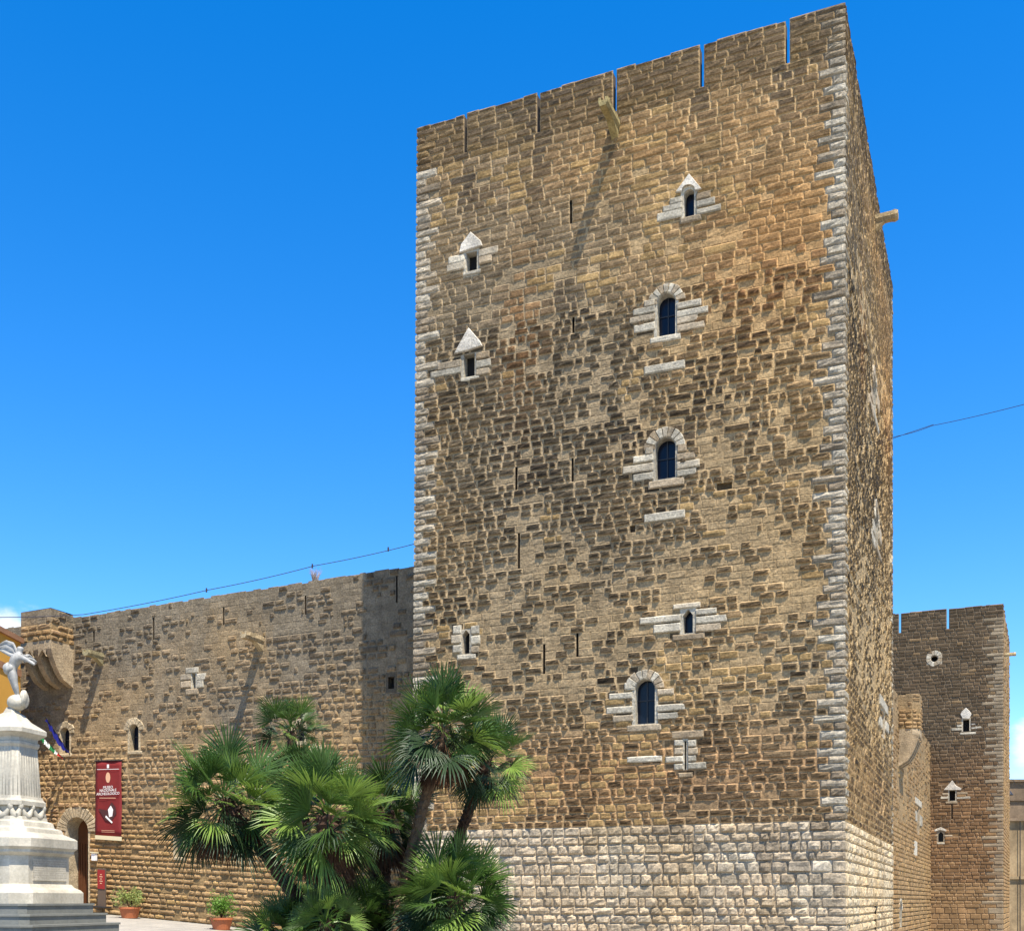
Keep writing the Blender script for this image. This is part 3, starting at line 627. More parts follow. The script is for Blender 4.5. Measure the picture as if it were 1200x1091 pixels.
# core behind the stones
def slab(face, t, z0=None, name='core', parent=None, d=-.85):
    mb = MB(); vs = [face.pt(s, z, dd) for dd in (d, -t) for s, z in ((.0, 0.), (face.W, 0.), (face.W, face.H-.075), (.0, face.H-.075))]
    top = [face.pt(0, face.H-.077, -.02), face.pt(face.W, face.H-.077, -.02)]
    mb.add(vs+top, [(0, 1, 2, 3), (7, 6, 5, 4), (1, 5, 6, 2), (0, 3, 7, 4), (8, 9, 6, 7)]); return mb.build(name, M['core'], parent)
slab(FC, 1.8, parent=cw)
spout(FC, 306, 750, 1.25, cw, .0, col=(.36, .28, .17)); spout(FC, 119, 769, 1.0, cw, .0, col=(.30, .25, .14))
def bartizan(face, s0, s1, ztop, zbox, zbot, pr, parent, st, chamfer=0, ncor=3):
    """projecting box on stepped corbels with pointed gaps between them"""
    o3 = face.pt
    A, B = (s0, 0.0), (s0, pr); Cc, Dd_ = (s1, pr), (s1, 0.0)
    path = [A, B, Cc, Dd_] if not chamfer else [A, (s0, pr-chamfer), (s0+chamfer, pr), (s1-chamfer, pr), (s1, pr-chamfer), Dd_]
    prt = []
    for (sA, dA), (sB, dB) in zip(path[:-1], path[1:]):
        p, q = o3(sA, zbox, dA), o3(sB, zbox, dB); p2, q2 = o3(sA, ztop, dA), o3(sB, ztop, dB)
        t = (q-p)[:2]; nn = np.array([t[1], -t[0]]); nn /= np.linalg.norm(nn)
        ff = Face(p, q, p2, q2, nn); rr = make_rows(ff.H, [(ff.H, .24, .28)], 3)
        prt.append(stone_wall(ff, rr, [], [], st, False, False, 2, 3, (.35, .6)))
    b_ = wall_object('bartizan', prt, M['stone'], parent)
    mb = MB(); up = [o3(s, ztop-.01, d) for s, d in path]; mb.add(up, [tuple(range(len(up)))], 0, tuple(GREY)); lo = [o3(s, zbox+.0, d) for s, d in path]
    bandc = tuple(c3(.37, .28, .175))
    h2 = zbox-.38
    for (sA, dA), (sB, dB) in zip(path[:-1], path[1:]):
        mb.add([o3(sA, h2, dA), o3(sB, h2, dB), o3(sB, zbox+.01, dB), o3(sA, zbox+.01, dA)], [(0, 1, 2, 3)], 0, bandc)
    cw_ = (s1-s0)*.16; cen = [s0+cw_/2+(s1-s0-cw_)*k/(ncor-1) for k in range(ncor)]
    zs = np.linspace(h2, zbot, 7); ds = [pr*math.sqrt(max(0, 1-((h2-z)/(h2-zbot))**1.15)) if 0 < k < 6 else (pr if k == 0 else 0) for k, z in enumerate(zs)]
    for c_ in cen:
        vs = [o3(c_+q*cw_/2, z, -.05) for q in (-1, 1) for z in zs]+[o3(c_+q*cw_/2, z, dd) for q in (-1, 1) for z, dd in zip(zs, ds)]
        n = 7; fs = []
        for k in range(6):
            fs += [(k, k+1, 2*n+k+1, 2*n+k), (n+k, 3*n+k, 3*n+k+1, n+k+1), (2*n+k, 2*n+k+1, 3*n+k+1, 3*n+k)]
        mb.add(vs, fs, 0, bandc)
    for c1, c2 in zip(cen[:-1], cen[1:]):
        a, b = c1+cw_/2, c2-cw_/2; m = (a+b)/2
        for d in (pr-.002, pr-.18):
            mb.add([o3(a, h2-.34, d), o3(a, h2, d), o3(m, h2, d)], [(0, 2, 1)], 0, bandc); mb.add([o3(b, h2-.34, d), o3(b, h2, d), o3(m, h2, d)], [(0, 1, 2)], 0, bandc)
        mb.add([o3(a, h2-.34, pr), o3(m, h2, pr), o3(m, h2, pr-.18), o3(a, h2-.34, pr-.18), o3(b, h2-.34, pr), o3(b, h2-.34, pr-.18)], [(0, 1, 2, 3), (1, 4, 5, 2)], 0, bandc)
    mb.build('corbel', M['stone'], b_, colors=True)
s1_, zt_ = FC.px(86, 718); s0_ = s1_-1.75
zs_ = [FC.px(86, y)[1] for y in (723, 757, 806)]
bartizan(FC, s0_, s1_, zs_[0]+.12, zs_[1], zs_[2], 1.35, cw, style_curtain())

# ------------------------------------------------------------------ right curtain wall and far tower
hsC = 15.0; zE = (hsC-EYE)*F/(YH-872); pE = ray(1090)*zE; qq = ray(1050.5)*73.5; dR = (pE-qq)/np.linalg.norm(pE-qq)
ee = float(np.dot(pE-P2, nS)); pS = qq-dR*(73.5-52)/dR[1]; nR = np.array([dR[1], -dR[0]])
rw = empty('curtain_wall', (*((pS+pE)/2), 0), 'sunlit golden castle wall running back from the tall tower to the small far tower', 'castle wall')
LOW = 2.6
FR = Face(v3(pS, -LOW), v3(pE, -LOW), v3(pS, hsC), v3(pE, hsC), nR)
rowsR = make_rows(FR.H, [(FR.H, .28, .34)], 12); holesR, flatR = [], []
rwn = lambda *k, **q: add_window(FR, rowsR, holesR, flatR, rw, *k, **q)
rwn(1074.5, 945, 1077, 978, 'rect', blocks=[(1072, 936, 1079.5, 944), (1072, 950, 1074, 962), (1077.5, 955, 1080, 968), (1070.5, 985, 1074, 1003)])
rwn(1054, 1055, 1056.5, 1085, 'arch', vo=8, arch_r=.9, depth=.5)
wall_object('wall', [stone_wall(FR, rowsR, holesR, flatR, style_curtain('side'), False, False, 1, 17, (.4, .8))], M['stone'], rw)
for f in wins: f()
wins.clear(); slab(FR, 2.0, parent=rw)
sR, _ = FR.px(1054, 900)
z76 = 0.0
def s_at_depth(face, yd):
    a, b = face.BL[1], face.BR[1]; return (yd-a)/(b-a)*face.W
sb0 = s_at_depth(FR, 74.6)
bartizan(FR, sb0, sb0+2.0, FR.H+.1, FR.H-2.2, FR.H-4.6, 1.3, rw, style_curtain('side'), chamfer=.45)
# far tower
zQ = zE-2.0
vpx = -uL
# front corner on the plane through pE
kk = np.linalg.solve(np.stack([ray(1175.5), -vpx], 1), pE); Q0 = ray(1175.5)*kk[0]
hF = EYE+(YH-707)/F*Q0[1]
Q1 = Q0-vpx*15; Q2 = ray(1182.5); Q2 = Q2*(hF-EYE)*F/(YH-752)
Q3 = Q2-vpx*15
ft = empty('stone_tower', (*((Q0+Q3)/2), 0), 'smaller far castle tower of dark brown stone with a round hole near its top', 'tower')
nQ = np.array([(Q2-Q0)[1], -(Q2-Q0)[0]]); nQ /= np.linalg.norm(nQ)
ff, fs_, fl_, fb_ = [Face(v3(a, -LOW), v3(b, -LOW), v3(a, hF), v3(b, hF), n) for a, b, n in ((Q1, Q0, nF), (Q0, Q2, nQ), (Q3, Q1, -nQ), (Q2, Q3, -nF))]
hR = hF; hF = ff.H
rowsF = make_rows(hF, [(3.6, .4, .5), (hF, .27, .32)], 22); hF_, fF_ = [], []
fw = lambda *k, **q: add_window(ff, rowsF, hF_, fF_, ft, *k, **q)
fw(1091, 766, 1099, 777, 'round', vo=0, depth=.6, pad=.35)
fw(1128.5, 843, 1136, 857, 'rect', cap=[(1125.5, 837), (1127, 834), (1132, 829), (1137, 834), (1138.5, 837), (1136, 842), (1128, 842)], blocks=[(1121, 849, 1127, 852), (1115, 853, 1127, 856), (1138, 847, 1143, 850), (1138, 851, 1150, 854), (1125, 858, 1144, 860.5)], depth=.5)
fw(1112.5, 926, 1119.5, 938, 'rect', cap=[(1106, 925.5), (1109, 922), (1116, 914), (1120, 920), (1127, 924), (1126, 925.5)], blocks=[(1104, 929, 1111, 931.5), (1102, 933, 1111, 936), (1121, 928, 1134, 930.5), (1121, 933, 1137, 936), (1108, 939, 1122, 941.5)], depth=.5)
fw(1099.5, 974, 1105.5, 986, 'point', cap=[(1095, 974), (1102, 972), (1109, 974), (1109, 972), (1102.5, 969), (1095, 972)], blocks=[(1095, 978, 1098.5, 980), (1106.5, 978, 1116, 980), (1098, 987, 1107, 989)], depth=.5)
fw(1114.8, 940, 1116.2, 957, 'slit', depth=.3)
slots_f = []
for x in (1054.5, 1110.7):
    a, b, c, d = pxrect(ff, x-1.3, 730, x+1.3, 740); z0f, _ = snap(rowsF, hF-1.5, hF); slots_f.append((a, b)); hF_.append((a, b, z0f, hF))
sf = style_far()
wall_object('wall', [stone_wall(ff, rowsF, hF_, fF_, sf, True, True, 1, 31, (.45, .8), qlen=(.6, 1.3)), stone_wall(fs_, rowsF, [], [], style_curtain('side'), True, True, 1, 32, (.5, .9)),
                     stone_wall(fb_, rowsF, [], [], sf, True, True, 1, 34, (.9, 1.4)), stone_wall(fl_, rowsF, [], [], sf, True, True, 1, 33, (.8, 1.3))], M['stone_far'], ft)
# ring of the round hole
def ring():
    mb = MB(); a, b, c, d = pxrect(ff, 1091, 766, 1099, 777); voussoirs(mb, ff, (a+b)/2, (c+d)/2, (b-a)/2+.03, (b-a)/2+.38, .07, cgrey, 12, 0, 2*PI); mb.build('stone_ring', M['stone'], ft, colors=True)
ring()
for f in wins: f()
wins.clear()
mb = MB()
for face, slots in ((ff, slots_f), (fs_, []), (fl_, []), (fb_, [])):
    c = .02; zb = snap(rowsF, hF-1.5, hF)[0]
    for (a, b) in sorted(slots)+[(face.W-.02, None)]:
        vs = [face.pt(s, z, d) for d in (-.024, -.4) for s, z in ((c, zb), (a, zb), (a, hF-.075), (c, hF-.075))]
        mb.add(vs, [(0, 1, 2, 3), (7, 6, 5, 4), (0, 4, 5, 1), (1, 5, 6, 2), (2, 6, 7, 3), (3, 7, 4, 0)]); c = b or c
mb.build('parapet', M['core'], ft)
mb = MB(); mb.add([v3(p, hR-1.9) for p in (Q1, Q0, Q2, Q3)], [(0, 1, 2, 3)]); mb.build('roof', M['core'], ft)
spout(fs_, 1177.5, 767, .9, ft)

# ------------------------------------------------------------------ ground sheet
gx = np.concatenate([[-900, -400, -150, -80], np.linspace(-50, 50, 81), [80, 150, 400, 900]]); gy = np.concatenate([[-300, -100, -40], np.linspace(-10, 110, 97), [160, 300, 700, 2000]])
XX, YY = np.meshgrid(gx, gy); ZZ = gh(XX, YY); V = np.stack([XX, YY, ZZ], -1).reshape(-1, 3); nxg = len(gx)
mb = MB(); mb.add(V, [(j*nxg+i, j*nxg+i+1, (j+1)*nxg+i+1, (j+1)*nxg+i) for j in range(len(gy)-1) for i in range(nxg-1)])
g = mb.build('piazza_ground', M['pave'], smooth=True); tag(g, 'pale limestone paving of the piazza rising gently to the left', 'ground', kind='structure')

# ------------------------------------------------------------------ monument
ZM = 30.0; mc = at(14, 1000, ZM)[:2]
def yz(Y, z=ZM): return EYE+(YH-Y)/F*z
ang0 = math.atan2(uL[1], uL[0])+math.radians(8)
def octo(hw, ch, z):
    """square of half-width hw with cut corners"""
    c = hw*ch; P = [(hw, -c), (hw, c), (c, hw), (-c, hw), (-hw, c), (-hw, -c), (-c, -hw), (c, -hw)]
    ca, sa_ = math.cos(ang0), math.sin(ang0)
    return [(mc[0]+x*ca-y*sa_, mc[1]+x*sa_+y*ca, z) for x, y in P]
def stack(prof, ch):
    mb = MB(); vs = []; 
    for hw, z in prof: vs += octo(hw, ch, z)
    n = len(prof); fs = [(i*8+k, i*8+(k+1) % 8, (i+1)*8+(k+1) % 8, (i+1)*8+k) for i in range(n-1) for k in range(8)]+[tuple((n-1)*8+k for k in range(8)), tuple(range(8))[::-1]]
    mb.add(vs, fs); return mb
def hwpx(x): return (x-14)/F*ZM/1.27
mon = empty('monument_pedestal', (*mc, 0), 'tall white marble pedestal carrying the statue, with mouldings and a carved garland, on grey steps', 'pedestal')
PR = lambda L: [(hwpx(x), yz(y)) for x, y in L]
stack(PR([(95, 1075), (95, 1046), (92, 1043), (85, 1040), (81, 1036)]), .72).build('base', M['marble'], mon, bevel=.01)
stack(PR([(78, 1037), (78, 1003)]), .72).build('die', M['marble'], mon)
stack(PR([(79, 1003.5), (84, 1000), (84, 997), (88, 994), (88, 984), (85, 982), (72, 977), (70, 972), (62, 970), (60, 964), (54, 962), (53, 958)]), .72).build('cornice', M['marble'], mon, bevel=.008)
stack(PR([(47, 959), (47, 944)]), .72).build('garland_band', M['marble'], mon)
stack(PR([(52, 945), (52, 940), (49, 937), (48, 934)]), .72).build('shaft_base', M['marble'], mon)
stack(PR([(46.5, 936), (42.5, 876)]), .72).build('shaft', M['marble'], mon)
stack(PR([(43, 877), (45, 874), (45, 871), (43, 870), (43, 866), (50, 862), (53, 861), (53, 856), (50, 854), (36, 846), (28, 838), (24, 836), (20, 829)]), .72).build('cap', M['marble'], mon, bevel=.006)
# flutes on the shaft faces
mbf = MB()
q0 = octo(hwpx(46.5), .72, yz(935)); q1 = octo(hwpx(42.5), .72, yz(877))
for k in range(8):
    a0, a1 = np.array(q0[k]), np.array(q0[(k+1) % 8]); b0, b1 = np.array(q1[k]), np.array(q1[(k+1) % 8]); nn = int(np.linalg.norm(a1-a0)/.10)
    nrm = np.array([(a1-a0)[1], -(a1-a0)[0], 0]); nrm /= np.linalg.norm(nrm)
    for i in range(nn):
        t = (i+.5)/nn; mbf.tube([a0*(1-t)+a1*t-nrm*.006, b0*(1-t)+b1*t-nrm*.006], .012, 6)
mbf.build('fluting', M['marble'], mon, smooth=True)
mbf = MB()
q0 = octo(hwpx(49), .72, yz(951))
for k in range(8):
    a0, a1 = np.array(q0[k]), np.array(q0[(k+1) % 8]); l = np.linalg.norm(a1-a0); nn = max(1, round(l/.55))
    for i in range(nn):
        pts = []; 
        for j in range(9): t = (i+j/8)/nn; pts.append(a0*(1-t)+a1*t+np.array([0, 0, .1-.26*math.sin(PI*j/8)]))
        mbf.tube(pts, [.035, .06, .085, .1, .105, .1, .085, .06, .035], 8); mbf.tube([pts[0]+[0, 0, .08], pts[0], pts[0]-np.array([0, 0, .16])], [.05, .08, .03], 7)
mbf.build('garland', M['marble'], mon, smooth=True)
# inscription panel and dark plaque
q0 = octo(hwpx(78), .72, yz(1030)); 
def panel(k, t0, t1, ya, yb, name, m_, off, lines=0):
    a0, a1 = np.array(q0[k]), np.array(q0[(k+1) % 8]); nrm = np.array([(a1-a0)[1], -(a1-a0)[0], 0]); nrm /= np.linalg.norm(nrm)
    c_ = (a0+(a1-a0)*(t0+t1)/2); c_[2] = (yz(ya)+yz(yb))/2; mb = MB(); mb.box(c_+nrm*off/2, (a1-a0)*(t1-t0)/2, nrm*off/2, (0, 0, abs(yz(ya)-yz(yb))/2)); o = mb.build(name, m_, mon); return c_, nrm, (a1-a0)/np.linalg.norm(a1-a0), o
def facing(dirv):
    best = None
    for k in range(8):
        a0, a1 = np.array(q0[k]), np.array(q0[(k+1) % 8]); nrm = np.array([(a1-a0)[1], -(a1-a0)[0]]); nrm /= np.linalg.norm(nrm); s = float(nrm@dirv)*np.linalg.norm(a1-a0)
        if best is None or s > best[0]: best = (s, k)
    return best[1]
kR = facing(nS); kF = facing(nF)
pc, pn, pt_, po = panel(kR, .1, .9, 1007, 1032, 'inscription_panel', M['marble'], .03)
panel(kF, .2, .8, 1004, 1026, 'plaque', M['iron'], .04)
# worn inscription: rows of small carved strokes
mb = MB()
for r_ in range(8):
    x = -.66
    while x < .66:
        w = rnd.uniform(.015, .04)
        if rnd.random() > .15: mb.box(pc+pn*.031+pt_*x+np.array([0, 0, .22-.06*r_]), pt_*w/2, pn*.001, (0, 0, .012))
        x += w+.02
lt = mb.build('lettering', mat('worn lettering', (.30, .27, .22), .8), po); lt['kind'] = 'stuff'
# steps
for i, (xe, yt, name) in enumerate(((109, 1058.2, 0), (121, 1070.5, 0), (131, 1081.5, 0), (142, 1093, 0), (152, 1104, 0), (162, 1115, 0))):
    pass
st = empty('monument_steps', (*mc, 0), 'wide grey granite steps under the white marble pedestal', 'steps'); mb = MB()
for i in range(6):
    hw = (hwpx(95)+.07+.25*i); zt = 1.525-.262*i; zb = zt-.262
    vs = octo(hw, .9, max(zb, -.2))+octo(hw, .9, zt); mb.add(vs, [(k, (k+1) % 8, 8+(k+1) % 8, 8+k) for k in range(8)]+[tuple(8+k for k in range(8))])
    # nosing
    v1 = octo(hw+.03, .9, zt-.05)+octo(hw+.03, .9, zt+.003); mb.add(v1, [(k, (k+1) % 8, 8+(k+1) % 8, 8+k) for k in range(8)]+[tuple(8+k for k in range(8)), tuple(range(8))[::-1]])
mb.build('flight', M['step'], st)
# statue: a marble figure stepping off a draped ball, arms spread, with a billowing cloak
sta = empty('winged_statue', (mc[0], mc[1], yz(836)), 'pale marble winged figure with outspread arms poised on a ball atop the pedestal', 'statue')
def skin(name, pts, edges, radii, material, parent, root=0, sub=2):
    me = bpy.data.meshes.new(name); me.from_pydata([tuple(p) for p in pts], edges, []); o = link(name, me, material, parent)
    m_ = o.modifiers.new('skin', 'SKIN'); m_.use_smooth_shade = True
    for i, v in enumerate(me.skin_vertices[0].data): v.radius = (radii[i], radii[i]); v.use_root = (i == root)
    s_ = o.modifiers.new('sub', 'SUBSURF'); s_.levels = sub; s_.render_levels = sub; return o
A = lambda X, Y, dz=0: at(X, Y, ZM+dz)
pts = [A(13, 789), A(14, 783), A(17, 776), A(21, 770), A(23, 765), A(24, 760), A(24.5, 757.5),       # 0 pelvis 1 waist 2 chest 3 shoulders 4 neck 5 head 6 crown
       A(16, 796, -.05), A(19, 806, -.05), A(21, 815, 0), A(23, 817, -.12),                              # 7 thigh 8 knee 9 ankle 10 toe
       A(15.5, 798, .12), A(17.5, 807, .16), A(20, 814, .12), A(22, 816, 0),                        # 11.. other leg
       A(27, 771, -.12), A(33, 774, -.2), A(38, 777, -.28), A(41, 779, -.3),                            # right arm 15 16 17 18
       A(17, 769, .14), A(11, 767, .22), A(5, 764, .28), A(2, 763, .3)]                             # left arm 19..22
ed = [(0, 1), (1, 2), (2, 3), (3, 4), (4, 5), (5, 6), (0, 7), (7, 8), (8, 9), (9, 10), (0, 11), (11, 12), (12, 13), (13, 14), (3, 15), (15, 16), (16, 17), (17, 18), (3, 19), (19, 20), (20, 21), (21, 22)]
rd = [.135, .12, .15, .13, .055, .10, .07, .10, .068, .045, .035, .10, .068, .045, .035, .07, .05, .038, .035, .07, .05, .038, .035]
skin('body', pts, ed, rd, M['statue'], sta)
def blob(name, c, r, m_, parent, squash=(1, 1, 1), amp=.1, seg=20, seed=1):
    mb = MB(); vs = []; rg = random.Random(seed); ph = [rg.uniform(0, 6) for _ in range(6)]
    for i in range(seg+1):
        th = PI*i/seg
        for k in range(seg*2):
            f = 2*PI*k/(seg*2); rr = r*(1+amp*math.sin(3*f+ph[0]+2*th)*math.sin(th)+amp*.6*math.sin(7*f+ph[1])*math.sin(2*th+ph[2]))
            vs.append((c[0]+rr*squash[0]*math.sin(th)*math.cos(f), c[1]+rr*squash[1]*math.sin(th)*math.sin(f), c[2]+rr*squash[2]*math.cos(th)))
    n = seg*2; mb.add(vs, [(i*n+k, (i+1)*n+k, (i+1)*n+(k+1) % n, i*n+(k+1) % n) for i in range(seg) for k in range(n)]); return mb.build(name, m_, parent, smooth=True)
blob('ball', A(19.5, 823.5), .235, M['marble'], sta, (1, 1, .92), .03); blob('drapery_fold', A(28.5, 819), .17, M['marble'], sta, (.6, 1, 1.35), .12, seed=4)
blob('hip_drapery', A(11.5, 784), .165, M['statue'], sta, (1, 1, 1), .14, seed=7)
def sheet(name, ctrl, wid, m_, parent, waves=3, amp=.03, th=.02):
    mb = MB(); vs = []; n = 14
    for i in range(n+1):
        t = i/n*(len(ctrl)-1); j = min(int(t), len(ctrl)-2); f = t-j; p = np.array(ctrl[j])*(1-f)+np.array(ctrl[j+1])*f; w = wid[j]*(1-f)+wid[j+1]*f
        for k in range(7):
            q = k/6-.5; vs.append(p+np.array([.15*q*w, amp*math.sin(waves*q*6+i*.5), w*q]))
    mb.add(vs, [(i*7+k, i*7+k+1, (i+1)*7+k+1, (i+1)*7+k) for i in range(n) for k in range(6)]); o = mb.build(name, m_, parent, smooth=True)
    s_ = o.modifiers.new('th', 'SOLIDIFY'); s_.thickness = th; return o
sheet('wing', [A(21, 769, .15), A(15, 759, .3), A(6, 757, .45), A(-6, 761, .6)], [.16, .30, .32, .06], M['statue'], sta, 4, .03)
sheet('wing', [A(24, 769, -.1), A(29, 772, .1), A(35, 771, .15), A(43, 776, .2)], [.14, .22, .18, .05], M['statue'], sta, 4, .03)

# ------------------------------------------------------------------ things on the left wall
def on(face, X, Y, d=0.0):
    s, z = face.px(X, Y); return face.pt(s, z, d)
def text(face, s, z, body, size, m_, parent, d=.172, name='lettering'):
    cu = bpy.data.curves.new(name, 'FONT'); cu.body = body; cu.size = size; cu.align_x = 'CENTER'; cu.align_y = 'CENTER'; cu.extrude = .002
    t = bpy.data.objects.new(name, cu); COL.objects.link(t); bpy.context.view_layer.update(); me = bpy.data.meshes.new_from_object(t); bpy.data.objects.remove(t)
    me.transform(Matrix.Translation(Vector(face.pt(s, z, d))) @ Matrix.Rotation(math.atan2(SV[1], SV[0]), 4, 'Z') @ Matrix.Rotation(PI/2, 4, 'X')); me.materials.clear()
    return link(name, me, m_, parent)
bn = empty('banner', on(FC, 129, 935, .2), 'tall dark red museum banner with white lettering hanging beside the entrance', 'banner')
a, b, c, d = pxrect(FC, 114.5, 891.5, 145, 979.5); SV = FC.pt(1., 0)-FC.pt(0., 0); SV = SV/np.linalg.norm(SV)
mb = MB(); nn = 14; vs = []
for j in range(nn+1):
    for i in range(9):
        s = a+(b-a)*i/8; z = c+(d-c)*j/nn; vs.append(FC.pt(s, z, .14+.012*math.sin(i*1.1+j*.4)+.01*math.sin(j*.8)))
mb.add(vs, [(j*9+i, j*9+i+1, (j+1)*9+i+1, (j+1)*9+i) for j in range(nn) for i in range(8)]); o = mb.build('cloth', M['red'], bn, smooth=True); o.modifiers.new('th', 'SOLIDIFY').thickness = .006
mb = MB(); mb.tube([FC.pt(a-.05, d, .14), FC.pt(b+.05, d, .14)], .025, 8); mb.build('rod', M['iron'], bn)
mb = MB(); mb.box(FC.pt((a+b)/2, c-.09, .14), SV*(b-a)*.5, FC.n*.03, (0, 0, .09)); mb.build('rod', M['pipe'], bn)
H_ = d-c; W_ = b-a; cs = (a+b)/2
text(FC, cs, d-H_*.355, 'MUSEO', .17, M['white'], bn); text(FC, cs, d-H_*.395, 'NAZIONALE', .17, M['white'], bn); text(FC, cs, d-H_*.44, 'ARCHEOLOGICO', .165, M['white'], bn)
mb = MB()
def strip(s0, s1, z0, z1, mb, dd=.168): mb.add([FC.pt(s0, z0, dd), FC.pt(s1, z0, dd), FC.pt(s1, z1, dd), FC.pt(s0, z1, dd)], [(0, 1, 2, 3)])
strip(cs-W_*.42, cs+W_*.42, d-H_*.118, d-H_*.112, mb); strip(cs-.06, cs+.06, d-H_*.10, d-H_*.05, mb); mb.build('emblem_line', M['white'], bn)
mb = MB(); P = [(cs+.13*math.cos(t), d-H_*.225+.24*math.sin(t)) for t in np.linspace(0, 2*PI, 20, endpoint=False)]
mb.add([FC.pt(x, z, .168) for x, z in P], [tuple(range(20))]); mb.build('emblem', M['cream'], bn)
for k0, k1, e0, e1 in ((-.33, .3, .5, .492), (-.25, .25, .93, .925), (-.25, .25, .95, .945)): mb = MB(); strip(cs+W_*k0, cs+W_*k1, d-H_*e0, d-H_*e1, mb); mb.build('rule_line', M['cream'], bn)
mb = MB(); P = [(-.42, .62), (-.05, .58), (.15, .78), (.32, .66), (.36, .5), (.1, .3), (-.12, .34)]
mb.add([FC.pt(cs+x*W_*.9, c+H_*(z*.55+.02), .1675) for x, z in P][::-1], [tuple(range(len(P)))]); mb.build('picture', M['darkred'], bn)
mb = MB(); P = [(.0, .60), (.12, .70), (.22, .60), (.18, .44), (.05, .42)]
mb.add([FC.pt(cs+x*W_*.9, c+H_*(z*.55+.02), .1695) for x, z in P][::-1], [tuple(range(len(P)))]); P = [(-.12, .42), (-.08, .46), (.2, .30), (.16, .27)]
mb.add([FC.pt(cs+x*W_*.9, c+H_*(z*.55+.02), .1695) for x, z in P][::-1], [tuple(range(len(P)))]); mb.build('picture', M['white'], bn)
# small red sign on a stand
sg = empty('sign_board', on(FC, 128, 1062, .5), 'narrow dark sign stand with a red panel at its top, beside the first potted plant', 'sign')
a, b, c, d = pxrect(FC, 123.5, 1017, 132.5, 1061)
mb = MB(); mb.box(FC.pt((a+b)/2, (c+d)/2-.05, .45), SV*(b-a)/2, FC.n*.04, (0, 0, (d-c)/2)); mb.build('board', mat('sign stand metal', (.10, .07, .05), .5), sg, bevel=.01)
mb = MB(); mb.box(FC.pt((a+b)/2, d-.52, .5), SV*(b-a)*.46, FC.n*.012, (0, 0, .42)); mb.build('panel', M['redsign'], sg)
mb = MB()
for k in range(5): mb.box(FC.pt((a+b)/2, d-.3-.1*k, .515), SV*(.05+.04*(k % 2)), FC.n*.002, (0, 0, .018))
mb.build('print', M['cream'], sg)
mb = MB(); mb.box(FC.pt((a+b)/2, c-.05, .45), SV*(b-a)*.8, FC.n*.2, (0, 0, .03)); mb.build('foot', M['iron'], sg)
# wall lamp
wlmp = empty('wall_lamp', on(FC, 113.5, 1003, .05), 'small white box lamp fixed to the wall at the right foot of the entrance arch', 'lamp')
p = on(FC, 113.5, 1004, .16); mb = MB(); mb.box(p, SV*.10, FC.n*.09, (0, 0, .17)); mb.build('housing', M['white'], wlmp, bevel=.02)
mb = MB(); mb.box(p+[0, 0, .2], SV*.13, FC.n*.13, (0, 0, .03)); mb.build('hood', M['pipe'], wlmp)
# flags
def flag(label, Xb, Yb, Xt, Yt, dt, cols, wd, grp):
    p0 = on(FC, Xb, Yb, .05); s_, z_ = FC.px(Xb, Yb); depth = p0[1]
    p1 = at(Xt, Yt, depth-dt); fo = empty('flag', p0, label, 'flag', grp); mb = MB(); mb.tube([p0, p1], .022, 8); mb.build('pole', M['iron'], fo)
    n = 24
    for ci, (cm, t0, t1) in enumerate(cols):
        mb = MB(); vs = []
        for i in range(n+1):
            t = t0+(t1-t0)*i/n; base = p0*(1-t)+p1*t; dr = wd*(math.sin(PI*min(1, (1.02-t)*1.1))**.6)*(.8+.25*math.sin(i*1.3))+.03
            for k in range(6): q = k/5; vs.append(base+np.array([.03*math.sin(i*1.1+q*3), .05*math.sin(i*1.6+q*4)*q, -dr*q]))
        mb.add(vs, [(i*6+k, i*6+k+1, (i+1)*6+k+1, (i+1)*6+k) for i in range(n) for k in range(5)]); mb.build('cloth', cm, fo, smooth=True)
flag('furled deep blue flag on a slanting pole above the entrance', 83, 884, 53, 840, 1.5, [(M['blue'], .05, .97)], .36, None)
flag('furled green, white and red flag on a slanting pole above the entrance', 76, 890, 36, 849, 1.5, [(M['redf'], .04, .22), (M['wht'], .22, .30), (M['green'], .30, .45), (M['wht'], .45, .62), (M['green'], .62, .96)], .22, None)

# ------------------------------------------------------------------ potted plants
def leafy(name, c, r, h, n, m_, parent, ls=.07, seed=1):
    rg = random.Random(seed); mb = MB()
    for i in range(n):
        th = rg.uniform(0, 2*PI); ph = rg.uniform(-1, 1); rr = rg.random()**.45*(.8+.3*math.sin(3*th+seed)+.2*math.sin(5*th))
        p = Vector((c[0]+r*rr*math.cos(th)*math.sqrt(1-ph*ph*.8), c[1]+r*rr*math.sin(th)*math.sqrt(1-ph*ph*.8), c[2]+h*.5+h*.5*ph*rr))
        a = Vector((rg.uniform(-1, 1), rg.uniform(-1, 1), rg.uniform(-.3, 1))).normalized(); b_ = a.orthogonal().normalized(); b_.rotate(Matrix.Rotation(rg.uniform(0, 6), 3, a)); l = ls*rg.uniform(.7, 1.5)
        mb.add([p-a*l, p+b_*l*.35, p+a*l, p-b_*l*.35], [(0, 1, 2, 3)])
    return mb.build(name, m_, parent)
